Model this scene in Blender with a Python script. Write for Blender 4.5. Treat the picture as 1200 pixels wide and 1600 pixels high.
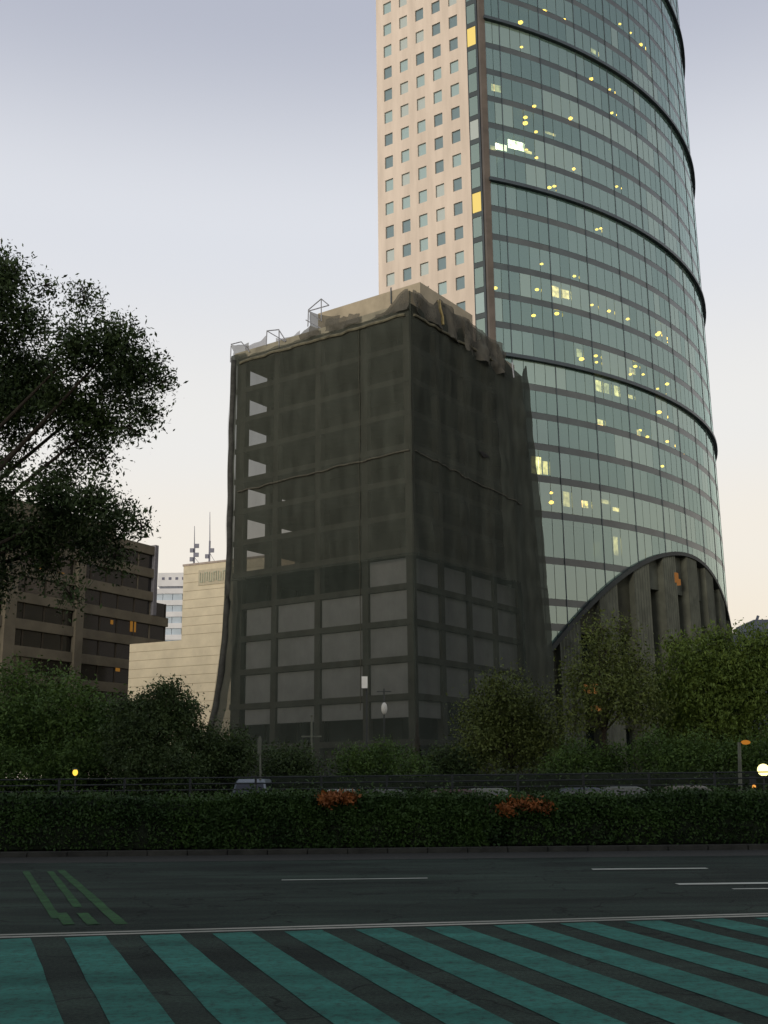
import bpy, bmesh, math, random
import numpy as np
from mathutils import Vector, Matrix, noise
from math import sin, cos, tan, atan, atan2, radians, degrees, sqrt, pi

for o in list(bpy.data.objects): bpy.data.objects.remove(o)
S = bpy.context.scene
COL = S.collection

# ------------------------------------------------------------------ camera
EYE = 1.7
FPX, HOR, ROLL = 1756.0, 424.6, -0.01046          # focal length in photo pixels, pitch as pixels below centre, roll
PITCH = atan(HOR / FPX)
fw = Vector((0, cos(PITCH), sin(PITCH)))
up0 = Vector((0, -sin(PITCH), cos(PITCH))); rt0 = Vector((1, 0, 0))
rt = rt0 * cos(ROLL) + up0 * sin(ROLL); up = up0 * cos(ROLL) - rt0 * sin(ROLL)
cd = bpy.data.cameras.new('camera'); cam = bpy.data.objects.new('camera', cd); COL.objects.link(cam)
cd.sensor_fit = 'VERTICAL'; cd.sensor_height = 36.0; cd.lens = 36.0 * FPX / 1600.0
cd.clip_start = 0.1; cd.clip_end = 3000
M = Matrix(((rt.x, up.x, -fw.x, 0), (rt.y, up.y, -fw.y, 0), (rt.z, up.z, -fw.z, EYE), (0, 0, 0, 1)))
cam.matrix_world = M
S.camera = cam
S.render.resolution_x, S.render.resolution_y = 768, 1024

# ------------------------------------------------------------------ world, sun, exposure
SUN_EL, SUN_AZ = radians(7.0), atan2(-0.88, -0.47)   # low dusk glow behind the photographer, to the left
W = bpy.data.worlds.new('World'); S.world = W; W.use_nodes = True
nt = W.node_tree; nt.nodes.clear()
out = nt.nodes.new('ShaderNodeOutputWorld'); bg = nt.nodes.new('ShaderNodeBackground')
sky = nt.nodes.new('ShaderNodeTexSky'); sky.sky_type = 'NISHITA'; sky.sun_disc = False
sky.sun_elevation = SUN_EL; sky.sun_rotation = pi / 2 - SUN_AZ
sky.dust_density = 3.0; sky.ozone_density = 1.5
tc = nt.nodes.new('ShaderNodeTexCoord'); sx = nt.nodes.new('ShaderNodeSeparateXYZ')
nt.links.new(tc.outputs['Generated'], sx.inputs[0])
cr = nt.nodes.new('ShaderNodeValToRGB'); nt.links.new(sx.outputs['Z'], cr.inputs[0])
el = cr.color_ramp; el.interpolation = 'EASE'
stops = [(0.0, (.95, .81, .65)), (.12, (.97, .87, .73)), (.20, (.96, .895, .80)), (.30, (.91, .895, .87)),
         (.46, (.785, .805, .86)), (.62, (.505, .53, .625)), (1.0, (.25, .27, .36))]
el.elements[0].position = 0; el.elements[0].color = (*stops[0][1], 1)
el.elements[1].position = 1; el.elements[1].color = (*stops[-1][1], 1)
for p_, c_ in stops[1:-1]:
    e_ = el.elements.new(p_); e_.color = (*c_, 1)
sc_ = nt.nodes.new('ShaderNodeVectorMath'); sc_.operation = 'SCALE'; sc_.inputs['Scale'].default_value = 0.10
nt.links.new(sky.outputs[0], sc_.inputs[0])
mx = nt.nodes.new('ShaderNodeMix'); mx.data_type = 'RGBA'; mx.inputs['Factor'].default_value = 0.92
nt.links.new(sc_.outputs[0], mx.inputs['A']); nt.links.new(cr.outputs[0], mx.inputs['B'])
nt.links.new(mx.outputs['Result'], bg.inputs[0]); bg.inputs[1].default_value = 1.0
nt.links.new(bg.outputs[0], out.inputs[0])
sd = bpy.data.lights.new('sun', 'SUN'); sun = bpy.data.objects.new('sun', sd); COL.objects.link(sun)
sd.energy = 1.9; sd.angle = radians(14); sd.color = (1.0, .88, .74)
sdir = Vector((cos(SUN_AZ) * cos(SUN_EL), sin(SUN_AZ) * cos(SUN_EL), sin(SUN_EL)))
sun.rotation_euler = sdir.to_track_quat('Z', 'Y').to_euler(); sun.location = (-30, -60, 60)
S.view_settings.view_transform = 'Standard'; S.view_settings.look = 'None'
S.view_settings.exposure = 0.0; S.view_settings.gamma = 1.0; S.view_settings.use_curve_mapping = False
S.render.engine = 'CYCLES'; S.cycles.max_bounces = 8; S.cycles.transparent_max_bounces = 16

# ------------------------------------------------------------------ helpers
def ray(x, y): return fw * FPX + rt * (x - 600) + up * (800 - y)
def atY(x, y, Y):
    d = ray(x, y); return d * (Y / d.y) + Vector((0, 0, EYE))
def atZ(x, y, Z=0.0):
    d = ray(x, y); return d * ((Z - EYE) / d.z) + Vector((0, 0, EYE))
def on_plane(x, y, P0, D):
    d = ray(x, y); n = (-D[1], D[0])
    t = (P0[0] * n[0] + P0[1] * n[1]) / (d.x * n[0] + d.y * n[1])
    P = d * t + Vector((0, 0, EYE))
    return (P.x - P0[0]) * D[0] + (P.y - P0[1]) * D[1], P.z
def proj(P):
    d = Vector(P) - Vector((0, 0, EYE)); z = d.dot(fw)
    return 600 + FPX * d.dot(rt) / z, 800 - FPX * d.dot(up) / z

MATS = {}
def mat(name, col, rough=.7, var=.25, scale=3.0, bump=0.0, bscale=20.0, metallic=0.0, spec=.3, stretch=None, col2=None, detail=5):
    if name in MATS: return MATS[name]
    m = bpy.data.materials.new(name); m.use_nodes = True; t = m.node_tree
    b = t.nodes['Principled BSDF']
    b.inputs['Roughness'].default_value = rough; b.inputs['Metallic'].default_value = metallic
    b.inputs['Specular IOR Level'].default_value = spec
    c = t.nodes.new('ShaderNodeTexCoord'); n = t.nodes.new('ShaderNodeTexNoise')
    n.inputs['Scale'].default_value = scale; n.inputs['Detail'].default_value = detail; n.inputs['Roughness'].default_value = .6
    src = c.outputs['Object']
    if stretch:
        mp = t.nodes.new('ShaderNodeMapping'); mp.inputs['Scale'].default_value = stretch
        t.links.new(src, mp.inputs[0]); src = mp.outputs[0]
    t.links.new(src, n.inputs['Vector'])
    r = t.nodes.new('ShaderNodeValToRGB'); t.links.new(n.outputs['Fac'], r.inputs[0])
    a = [max(0, v * (1 - var)) for v in col]; z = [min(1, v * (1 + var)) for v in (col2 or col)]
    r.color_ramp.elements[0].position = .3; r.color_ramp.elements[1].position = .7
    r.color_ramp.elements[0].color = (*a, 1); r.color_ramp.elements[1].color = (*z, 1)
    t.links.new(r.outputs[0], b.inputs['Base Color'])
    if bump > 0:
        n2 = t.nodes.new('ShaderNodeTexNoise'); n2.inputs['Scale'].default_value = bscale; n2.inputs['Detail'].default_value = 6
        t.links.new(src, n2.inputs['Vector'])
        bp = t.nodes.new('ShaderNodeBump'); bp.inputs['Strength'].default_value = bump; bp.inputs['Distance'].default_value = .05
        t.links.new(n2.outputs['Fac'], bp.inputs['Height']); t.links.new(bp.outputs[0], b.inputs['Normal'])
    MATS[name] = m; return m
def emit(name, col, strength):
    if name in MATS: return MATS[name]
    m = bpy.data.materials.new(name); m.use_nodes = True; t = m.node_tree; t.nodes.clear()
    o = t.nodes.new('ShaderNodeOutputMaterial'); e = t.nodes.new('ShaderNodeEmission')
    e.inputs[0].default_value = (*col, 1); e.inputs[1].default_value = strength
    t.links.new(e.outputs[0], o.inputs[0]); MATS[name] = m; return m
def emit_room(name, col, strength):
    m = emit(name, col, strength); t = m.node_tree
    if len(t.nodes) > 2: return m
    e = [n for n in t.nodes if n.type == 'EMISSION'][0]
    c = t.nodes.new('ShaderNodeTexCoord'); n = t.nodes.new('ShaderNodeTexNoise'); n.inputs['Scale'].default_value = 1.4; n.inputs['Detail'].default_value = 3
    t.links.new(c.outputs['Object'], n.inputs[0]); r = t.nodes.new('ShaderNodeMapRange'); r.inputs['From Min'].default_value = .3; r.inputs['From Max'].default_value = .7
    r.inputs['To Min'].default_value = strength * .25; r.inputs['To Max'].default_value = strength * 1.5
    t.links.new(n.outputs['Fac'], r.inputs[0]); t.links.new(r.outputs[0], e.inputs[1]); return m
def glass(name, tint, refl, trans, ior=1.9, rough=.04, wob=.35):
    """coated facade glass: fresnel mirror of the sky over a tinted see-through pane"""
    if name in MATS: return MATS[name]
    m = bpy.data.materials.new(name); m.use_nodes = True; t = m.node_tree; t.nodes.clear()
    o = t.nodes.new('ShaderNodeOutputMaterial')
    gl = t.nodes.new('ShaderNodeBsdfGlossy'); gl.inputs['Color'].default_value = (*refl, 1); gl.inputs['Roughness'].default_value = rough
    tr = t.nodes.new('ShaderNodeBsdfTransparent'); tr.inputs[0].default_value = (*trans, 1)
    df = t.nodes.new('ShaderNodeBsdfDiffuse'); df.inputs[0].default_value = (*tint, 1)
    ad = t.nodes.new('ShaderNodeMixShader'); ad.inputs[0].default_value = .5
    t.links.new(df.outputs[0], ad.inputs[1]); t.links.new(tr.outputs[0], ad.inputs[2])
    fr = t.nodes.new('ShaderNodeFresnel'); fr.inputs['IOR'].default_value = ior
    mi = t.nodes.new('ShaderNodeMixShader')
    t.links.new(fr.outputs[0], mi.inputs[0]); t.links.new(ad.outputs[0], mi.inputs[1]); t.links.new(gl.outputs[0], mi.inputs[2])
    c = t.nodes.new('ShaderNodeTexCoord'); n = t.nodes.new('ShaderNodeTexNoise'); n.inputs['Scale'].default_value = .7
    t.links.new(c.outputs['Object'], n.inputs['Vector'])
    bp = t.nodes.new('ShaderNodeBump'); bp.inputs['Strength'].default_value = wob; bp.inputs['Distance'].default_value = .02
    t.links.new(n.outputs['Fac'], bp.inputs['Height']); t.links.new(bp.outputs[0], gl.inputs['Normal'])
    t.links.new(mi.outputs[0], o.inputs[0]); MATS[name] = m; return m
def net_mat(name, col, alpha, scale=1.2):
    if name in MATS: return MATS[name]
    m = bpy.data.materials.new(name); m.use_nodes = True; t = m.node_tree; t.nodes.clear()
    o = t.nodes.new('ShaderNodeOutputMaterial'); d = t.nodes.new('ShaderNodeBsdfDiffuse'); tr = t.nodes.new('ShaderNodeBsdfTransparent')
    tl = t.nodes.new('ShaderNodeBsdfTranslucent'); tl.inputs[0].default_value = (*[v * .5 for v in col], 1)
    c = t.nodes.new('ShaderNodeTexCoord'); n = t.nodes.new('ShaderNodeTexNoise'); n.inputs['Scale'].default_value = scale; n.inputs['Detail'].default_value = 8
    mp = t.nodes.new('ShaderNodeMapping'); mp.inputs['Scale'].default_value = (1, 1, .22)
    t.links.new(c.outputs['Object'], mp.inputs[0]); t.links.new(mp.outputs[0], n.inputs['Vector'])
    r = t.nodes.new('ShaderNodeValToRGB'); t.links.new(n.outputs['Fac'], r.inputs[0])
    r.color_ramp.elements[0].position = .3; r.color_ramp.elements[1].position = .75
    r.color_ramp.elements[0].color = (*[v * .82 for v in col], 1); r.color_ramp.elements[1].color = (*[v * 1.2 for v in col], 1)
    t.links.new(r.outputs[0], d.inputs[0])
    ml = t.nodes.new('ShaderNodeMath'); ml.operation = 'MULTIPLY_ADD'; ml.inputs[1].default_value = .16; ml.inputs[2].default_value = alpha - .08
    t.links.new(n.outputs['Fac'], ml.inputs[0])
    m1 = t.nodes.new('ShaderNodeMixShader'); m1.inputs[0].default_value = .25
    t.links.new(d.outputs[0], m1.inputs[1]); t.links.new(tl.outputs[0], m1.inputs[2])
    m2 = t.nodes.new('ShaderNodeMixShader'); t.links.new(ml.outputs[0], m2.inputs[0])
    t.links.new(tr.outputs[0], m2.inputs[1]); t.links.new(m1.outputs[0], m2.inputs[2])
    t.links.new(m2.outputs[0], o.inputs[0]); MATS[name] = m; return m

WL = {}
def mesh_data(name, v, f, m, smooth=False):
    me = bpy.data.meshes.new(name)
    me.from_pydata([tuple(p) for p in v], [], f); me.update()
    if m: me.materials.append(m)
    if smooth: me.polygons.foreach_set('use_smooth', [True] * len(me.polygons))
    return me
def link(name, me, parent=None, loc=None, rz=0.0):
    """loc is a world point; the parent's world point is taken off"""
    o = bpy.data.objects.new(name, me); COL.objects.link(o)
    base = WL[parent.name] if parent else Vector((0, 0, 0))
    l = Vector(loc) if loc is not None else Vector((0, 0, 0))
    o.location = l - base; o.rotation_euler = (0, 0, rz)
    if parent: o.parent = parent
    WL[o.name] = l; return o
def obj(name, vf, m, parent=None, smooth=False):
    v, f = vf
    base = WL[parent.name] if parent else Vector((0, 0, 0))
    me = mesh_data(name, [Vector(p) - base for p in v], f, m, smooth)
    o = bpy.data.objects.new(name, me); COL.objects.link(o)
    if parent: o.parent = parent
    WL[o.name] = base.copy(); return o
def tag(o, label=None, cat=None, group=None, kind=None):
    if label: o['label'] = label
    if cat: o['category'] = cat
    if group: o['group'] = group
    if kind: o['kind'] = kind
    return o
def thing(name, loc, label, cat, group=None):
    o = bpy.data.objects.new(name, None); COL.objects.link(o); o.location = loc; o.empty_display_size = .2
    WL[o.name] = Vector(loc); return tag(o, label, cat, group)
def join(*vfs):
    V, F = [], []
    for v, f in vfs:
        k = len(V); V += list(v); F += [tuple(i + k for i in q) for q in f]
    return V, F
def box(x0, x1, y0, y1, z0, z1):
    v = [(x, y, z) for z in (z0, z1) for y in (y0, y1) for x in (x0, x1)]
    return v, [(0, 2, 3, 1), (4, 5, 7, 6), (0, 1, 5, 4), (2, 6, 7, 3), (0, 4, 6, 2), (1, 3, 7, 5)]
def fbox(P, D, N, s0, s1, t0, t1, z0, z1):
    """box in a wall's frame: s along D, t along N, from P"""
    v, f = box(s0, s1, t0, t1, z0, z1)
    v = [(P[0] + D[0] * a + N[0] * b, P[1] + D[1] * a + N[1] * b, c) for a, b, c in v]
    if D[0] * N[1] - D[1] * N[0] < 0: f = [tuple(reversed(q)) for q in f]
    return v, f
def tube(pts, rad, n=8, cap=True):
    pts = [Vector(p) for p in pts]; R = rad if isinstance(rad, (list, tuple)) else [rad] * len(pts)
    V, F = [], []
    for i, p in enumerate(pts):
        d = (pts[min(i + 1, len(pts) - 1)] - pts[max(i - 1, 0)]).normalized()
        a = d.cross(Vector((0, 0, 1)));  a = a.normalized() if a.length > .05 else Vector((1, 0, 0))
        b = d.cross(a).normalized()
        for k in range(n):
            q = 2 * pi * k / n; V.append(p + (a * cos(q) + b * sin(q)) * R[i])
    for i in range(len(pts) - 1):
        for k in range(n):
            F.append((i * n + k, i * n + (k + 1) % n, (i + 1) * n + (k + 1) % n, (i + 1) * n + k))
    if cap:
        F.append(tuple(reversed(range(n)))); F.append(tuple((len(pts) - 1) * n + k for k in range(n)))
    return V, F
def ball(c, r, nu=12, nv=8, sq=(1, 1, 1)):
    V, F = [], []
    for j in range(nv + 1):
        for i in range(nu):
            a, b = 2 * pi * i / nu, pi * j / nv
            V.append((c[0] + r * sq[0] * sin(b) * cos(a), c[1] + r * sq[1] * sin(b) * sin(a), c[2] + r * sq[2] * cos(b)))
    for j in range(nv):
        for i in range(nu):
            F.append((j * nu + i, (j + 1) * nu + i, (j + 1) * nu + (i + 1) % nu, j * nu + (i + 1) % nu))
    return V, F

# ------------------------------------------------------------------ ground, road, markings
ground = tag(obj('ground', ([(-1500, -300, 0), (1500, -300, 0), (1500, 2500, 0), (-1500, 2500, 0)], [(0, 1, 2, 3)]),
                 mat('soil', (.035, .035, .028), .95, .35, .4)), kind='structure')
asph = mat('asphalt', (.021, .033, .027), .9, .45, 26, bump=.5, bscale=60, spec=.12, detail=12)
def asphalt_detail(m):
    t = m.node_tree; b = t.nodes['Principled BSDF']; c = t.nodes.new('ShaderNodeTexCoord')
    src = b.inputs['Base Color'].links[0].from_socket
    prev = src
    for sc, st, lo, hi in ((.22, (1, 3.2, 1), .62, 1.45), (1.3, (.25, 1.6, 1), .78, 1.25)):
        mp = t.nodes.new('ShaderNodeMapping'); mp.inputs['Scale'].default_value = st; t.links.new(c.outputs['Object'], mp.inputs[0])
        n = t.nodes.new('ShaderNodeTexNoise'); n.inputs['Scale'].default_value = sc; n.inputs['Detail'].default_value = 6; t.links.new(mp.outputs[0], n.inputs[0])
        r = t.nodes.new('ShaderNodeValToRGB'); t.links.new(n.outputs['Fac'], r.inputs[0])
        r.color_ramp.elements[0].position = .34; r.color_ramp.elements[1].position = .66
        r.color_ramp.elements[0].color = (lo, lo, lo, 1); r.color_ramp.elements[1].color = (hi, hi, hi * .96, 1)
        mm = t.nodes.new('ShaderNodeMix'); mm.data_type = 'RGBA'; mm.blend_type = 'MULTIPLY'; mm.inputs['Factor'].default_value = 1
        t.links.new(prev, mm.inputs['A']); t.links.new(r.outputs[0], mm.inputs['B']); prev = mm.outputs['Result']
    v = t.nodes.new('ShaderNodeTexVoronoi'); v.feature = 'DISTANCE_TO_EDGE'; v.inputs['Scale'].default_value = .45
    nn = t.nodes.new('ShaderNodeTexNoise'); nn.inputs['Scale'].default_value = 1.5; t.links.new(c.outputs['Object'], nn.inputs[0])
    ad = t.nodes.new('ShaderNodeVectorMath'); ad.operation = 'ADD'; t.links.new(c.outputs['Object'], ad.inputs[0]); t.links.new(nn.outputs['Color'], ad.inputs[1]); t.links.new(ad.outputs[0], v.inputs['Vector'])
    r = t.nodes.new('ShaderNodeValToRGB'); t.links.new(v.outputs['Distance'], r.inputs[0])
    r.color_ramp.elements[0].position = .004; r.color_ramp.elements[1].position = .012; r.color_ramp.elements[0].color = (.45, .45, .45, 1); r.color_ramp.elements[1].color = (1, 1, 1, 1)
    mm = t.nodes.new('ShaderNodeMix'); mm.data_type = 'RGBA'; mm.blend_type = 'MULTIPLY'; mm.inputs['Factor'].default_value = 1
    t.links.new(prev, mm.inputs['A']); t.links.new(r.outputs[0], mm.inputs['B']); t.links.new(mm.outputs['Result'], b.inputs['Base Color'])
asphalt_detail(asph)
asph2 = mat('gutter_asphalt', (.028, .030, .025), .9, .4, 12, bump=.3, bscale=50, detail=8)
HB = 29.6                                     # hedge kerb line
road = tag(obj('road', ([(-90, -25, .004), (90, -25, .004), (90, HB - .35, .004), (-90, HB - .35, .004)], [(0, 1, 2, 3)]), asph), kind='structure')
obj('gutter', ([(-90, HB - 2.6, .0082), (90, HB - 2.6, .0082), (90, HB - .35, .0082), (-90, HB - .35, .0082)], [(0, 1, 2, 3)]), asph2, road)
kerb = tag(thing('kerb', (0, HB, 0), None, None), kind='structure')
kmat = mat('kerb_concrete', (.042, .043, .036), .9, .35, 2.0, bump=.3, bscale=30)
kx = -40.0
while kx < 40:
    obj('kerb_stone', box(kx + .012, kx + .988, HB - .35, HB - .17, 0, .13), kmat, kerb); kx += 1.0
tag(obj('median_soil', box(-90, 90, HB - .17, HB + 4.6, 0, .12), MATS['soil']), kind='structure')
far_road = tag(obj('far_road', ([(-90, HB + 4.9, .004), (90, HB + 4.9, .004), (90, 62, .004), (-90, 62, .004)], [(0, 1, 2, 3)]), asph), kind='structure')
pave = tag(obj('far_pavement', box(-90, 90, 62, 96, -.05, .14), mat('paving', (.07, .068, .06), .9, .3, 1.2, bump=.2)), kind='structure')

def paint_mat(name, col, worn):
    m = bpy.data.materials.new(name); m.use_nodes = True; t = m.node_tree; b = t.nodes['Principled BSDF']
    b.inputs['Roughness'].default_value = .85; b.inputs['Specular IOR Level'].default_value = .1
    c = t.nodes.new('ShaderNodeTexCoord')
    n = t.nodes.new('ShaderNodeTexNoise'); n.inputs['Scale'].default_value = 9; n.inputs['Detail'].default_value = 12; n.inputs['Roughness'].default_value = .85
    n2 = t.nodes.new('ShaderNodeTexNoise'); n2.inputs['Scale'].default_value = .9; n2.inputs['Detail'].default_value = 4
    mpg = t.nodes.new('ShaderNodeMapping'); mpg.inputs['Scale'].default_value = (.22, 2.0, 1); t.links.new(c.outputs['Object'], mpg.inputs[0])
    t.links.new(c.outputs['Object'], n.inputs[0]); t.links.new(mpg.outputs[0], n2.inputs[0])
    r = t.nodes.new('ShaderNodeValToRGB'); t.links.new(n.outputs['Fac'], r.inputs[0])
    r.color_ramp.elements[0].position = worn - .10; r.color_ramp.elements[1].position = worn + .09
    r.color_ramp.elements[0].color = (.028, .045, .038, 1); r.color_ramp.elements[1].color = (*col, 1)
    r2 = t.nodes.new('ShaderNodeValToRGB'); t.links.new(n2.outputs['Fac'], r2.inputs[0])
    r2.color_ramp.elements[0].position = .3; r2.color_ramp.elements[1].position = .7
    r2.color_ramp.elements[0].color = (.55, .58, .58, 1); r2.color_ramp.elements[1].color = (1.1, 1.1, 1.1, 1)
    mm = t.nodes.new('ShaderNodeMix'); mm.data_type = 'RGBA'; mm.blend_type = 'MULTIPLY'; mm.inputs['Factor'].default_value = 1
    t.links.new(r.outputs[0], mm.inputs['A']); t.links.new(r2.outputs[0], mm.inputs['B']); t.links.new(mm.outputs['Result'], b.inputs['Base Color'])
    return m
teal = paint_mat('teal_cast_paint', (.036, .176, .136), .445)  # the teal cast of the shaded road is put into the bar colour
cream_paint = paint_mat('worn_cream_paint', (.36, .36, .30), .38)
white_paint = paint_mat('worn_white_paint', (.48, .50, .43), .36)
green_paint = paint_mat('faded_green_paint', (.035, .115, .035), .47)

def quad_strip(a, b, w0, w1, z):
    """ground strip between two ground points, widths across x"""
    a, b = Vector(a).to_2d(), Vector(b).to_2d(); n = 14; V, F = [], []
    d = (b - a); p = Vector((-d.y, d.x)).normalized()
    rr = random.Random(int(a.x * 1000) + int(b.y * 77))
    for i in range(n + 1):
        q = a + d * (i / n); w = (w0 + (w1 - w0) * i / n) / 2
        V += [(*(q + p * (w + rr.uniform(-.008, .008))), z), (*(q - p * (w + rr.uniform(-.008, .008))), z)]
    for i in range(n): F.append((2 * i, 2 * i + 1, 2 * i + 3, 2 * i + 2))
    return V, F
# zebra crossing: the gaps were measured, the painted bars lie between them
LA, LB = atZ(0, 1466), atZ(1200, 1432)        # far end of the bars
ldir = (LB - LA).normalized()
def line_y(x): return LA.y + (x - LA.x) * ldir.y / ldir.x
PITCHX = .835
for k in range(-9, 26):
    xt = -3.94 + .42 + PITCHX * k             # centre of painted bar at the far line
    if xt < -9 or xt > 16: continue
    slope = -.345 + .0125 * max(-2, min(k, 8))
    yt = line_y(xt) - .16
    yb = 3.5
    q = quad_strip((xt, yt, 0), (xt + slope * (yb - yt), yb, 0), .455, .455, .0086 if k % 2 else .0088)
    obj('painted_bar', q, teal, road)
for dz, off in ((.0095, .02), (.0096, .24)):
    a, b = LA + Vector((0, off, 0)) - ldir * 16, LB + Vector((0, off, 0)) + ldir * 16
    obj('edge_line', quad_strip(a, b, .13, .13, dz), cream_paint, road)
for (x0, y0), (x1, y1), w in (((40, 1362), (88, 1436), .13), ((78, 1362), (122, 1418), .13), ((95, 1360), (190, 1445), .15),
                              ((95, 1428), (108, 1446), .15), ((128, 1428), (146, 1446), .15)):
    obj('green_line', quad_strip(atZ(x0, y0), atZ(x1, y1), w, w, .0098 if y0 < 1400 else .0135), green_paint, road)
for (x0, y0), (x1, y1), w in (((440, 1376), (668, 1373), .13), ((925, 1359), (1105, 1357.5), .26), ((1058, 1382.5), (1330, 1379), .28), ((1145, 1390), (1330, 1388), .14)):
    obj('lane_dash', quad_strip(atZ(x0, y0), atZ(x1, y1), w, w, .0125), white_paint, road)

# ------------------------------------------------------------------ glass tower
rng = random.Random(7)
CX, CY, R = -9.45, 192.28, 65.47
T0, TB = -68.85, 5.66                           # facade start (degrees) and bay width
def cyl(th, r, z): return (CX + r * cos(radians(th)), CY + r * sin(radians(th)), z)
def on_cyl(x, y, r=R):
    d = ray(x, y); a = d.x ** 2 + d.y ** 2; b = -2 * (d.x * CX + d.y * CY); c = CX ** 2 + CY ** 2 - r * r
    q = b * b - 4 * a * c
    if q < 0: return None
    t = (-b - sqrt(q)) / (2 * a); P = d * t + Vector((0, 0, EYE))
    return degrees(atan2(P.y - CY, P.x - CX)), P.z
def arch_z(th): return 31.6 - .0243 * (th + 39.3) ** 2
tower = thing('glass_tower', (cyl(T0, R, 0)), 'tall tower with curved green glass front, cream flank and dark arched entrance at its foot', 'tower')
cream = mat('cream_stone', (.61, .535, .455), .8, .10, .55, bump=.1, bscale=3, col2=(.64, .565, .485), stretch=(1, 1, .12))
steel = mat('dark_steel', (.035, .05, .06), .45, .2, 1.0, spec=.5)
spmat = mat('spandrel_glass', (.040, .055, .054), .3, .3, .25, spec=.7)
spmat2 = mat('spandrel_glass_grey', (.052, .064, .061), .35, .3, .25, spec=.7)
fin_m = mat('bronze_fin', (.10, .085, .07), .6, .25, .4)
gA = glass('facade_glass_dark', (.115, .205, .185), (.80, 1.0, .93), (.36, .5, .46), 2.45)
gB = glass('facade_glass_mid', (.17, .28, .245), (.82, 1.0, .94), (.34, .5, .46), 2.55)
gC = glass('facade_glass_pale', (.29, .42, .35), (.85, 1.0, .94), (.4, .52, .46), 2.6)
gD = glass('window_glass', (.66, .88, .88), (.7, .86, .86), (.2, .3, .3), 1.8)
gD2 = glass('window_glass_dark', (.36, .50, .54), (.6, .75, .78), (.2, .3, .3), 1.7)
gD3 = glass('window_glass_pale', (.88, 1.0, .95), (.7, .86, .86), (.2, .3, .3), 1.8)
interior = mat('office_interior', (.10, .115, .10), .9, .3, .5)
lamp_y = emit('office_lamp', (1.0, .54, .07), 9)
lamp_w = emit_room('office_lamp_white', (1.0, .86, .55), 10)
lit_room = emit_room('lit_office', (1.0, .66, .24), 4.6)
lit_dim = emit_room('dim_lit_office', (.85, .60, .24), 2.6)

levels = [13.5, 16.6, 19.7, 22.7, 27.8, 33.5, 38.0, 42.1, 46.1, 49.8] + [53.5 + 4 * k for k in range(26)]
LEDGE = {53.5, 77.5, 101.5, 125.5, 149.5}
ZTOP = levels[-1]
bays = [T0, -66.95] + [-66.95 + TB * k for k in range(1, 15)]
def arc_box(t0, t1, r0, r1, z0, z1, n=3, cut=None, skin=False):
    V, F = [], []
    for i in range(n + 1):
        th = t0 + (t1 - t0) * i / n
        zb = z0 if cut is None else max(z0, min(z1 - .01, cut(th)))
        V += [cyl(th, r0, zb), cyl(th, r1, zb), cyl(th, r1, z1), cyl(th, r0, z1)]
    for i in range(n):
        a, b = 4 * i, 4 * i + 4
        for k in range(3 if skin else 4): F.append((a + k, b + k, b + (k + 1) % 4, a + (k + 1) % 4))
    F += [(3, 2, 1, 0), tuple(4 * n + k for k in range(4))]
    return V, F
# floors and inner wall seen through the glass
for i, z in enumerate(levels):
    te = 12 if z > 33 else -39.3 - sqrt((31.6 - z + 1.0) / .0243)
    if te < T0 + 3: continue
    obj('floor_slab', arc_box(T0 + 2.2, te, R - 2.6, R - .25, z - .28, z + .28, 26), interior, tower)
obj('inner_wall', arc_box(T0 + 2.2, 12, R - 3.0, R - 2.6, 0, ZTOP, 26), mat('inner_wall', (.075, .095, .085), .9, .3, .3), tower)
obj('roof', arc_box(T0 + .2, 12, R - 40, R - .1, ZTOP + .3, ZTOP + .7, 20), steel, tower)
cols = []
for b in range(len(bays) - 1):
    n = 2 if b == 0 else 4
    for k in range(n):
        cols.append((bays[b] + (bays[b + 1] - bays[b]) * k / n, bays[b] + (bays[b + 1] - bays[b]) * (k + 1) / n, b))
# panes
def hidden(x, y):                              # behind the netted building or out of the picture
    if x < 0 or x > 1200 or y < -60 or y > 1150: return True
    return x < 812 and y > 560 or x < 850 and y > 900 or x < 830 and y > 700
cand, rest = [], []
PM = {}
def pane_mesh(w, h, g):
    key = (round(w, 3), round(h, 3), g.name)
    if key not in PM: PM[key] = mesh_data('pane', (b_ := box(-.03, 0, -w / 2, w / 2, -h / 2, h / 2))[0], [q for q in b_[1] if q != (0, 4, 6, 2)], g)
    return PM[key]
blinds = []
for i in range(len(levels) - 1):
    za, zb = levels[i], levels[i + 1]
    z0 = za + (.28 if za in LEDGE else .44); z1 = zb - (.28 if zb in LEDGE else .44)
    prev = None
    for (a, b, bay) in cols:
        tm = (a + b) / 2
        if min(arch_z(a), arch_z(b)) > z1 - .15: continue
        rr = rng.random()
        if prev is not None and rng.random() < .6: g = prev
        else:
            g = gA if rr < .42 else gB if rr < .80 else gC
            if z1 < 40: g = gB if rr < .45 else gC
        prev = g
        cutp = max(arch_z(a), arch_z(b)) > z0
        P = cyl(tm, R, (z0 + z1) / 2); x, y = proj(P)
        vd = (Vector((0, 0, EYE)) - Vector(P)); nn = Vector((cos(radians(tm)), sin(radians(tm)), 0))
        area = vd.normalized().dot(nn) / vd.length_squared
        it = (area, a, b, z0, z1, g, cutp, tm)
        (cand if (area > 0 and not hidden(x, y)) else rest).append(it)
cand.sort(key=lambda q: -q[0])
single, more_ = cand[:290], cand[290:]
for area, a, b, z0, z1, g, cutp, tm in single:
    if cutp:
        obj('pane', arc_box(a + .04, b - .04, R - .03, R, z0, z1, 1, arch_z, True), g, tower)
    else:
        w = 2 * R * sin(radians((b - a) / 2)) - .07
        o = link('pane', pane_mesh(w, z1 - z0, g), tower, cyl(tm, R, (z0 + z1) / 2), radians(tm) + rng.uniform(-.006, .006))
        o.rotation_euler[1] = rng.uniform(-.006, .006)
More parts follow.
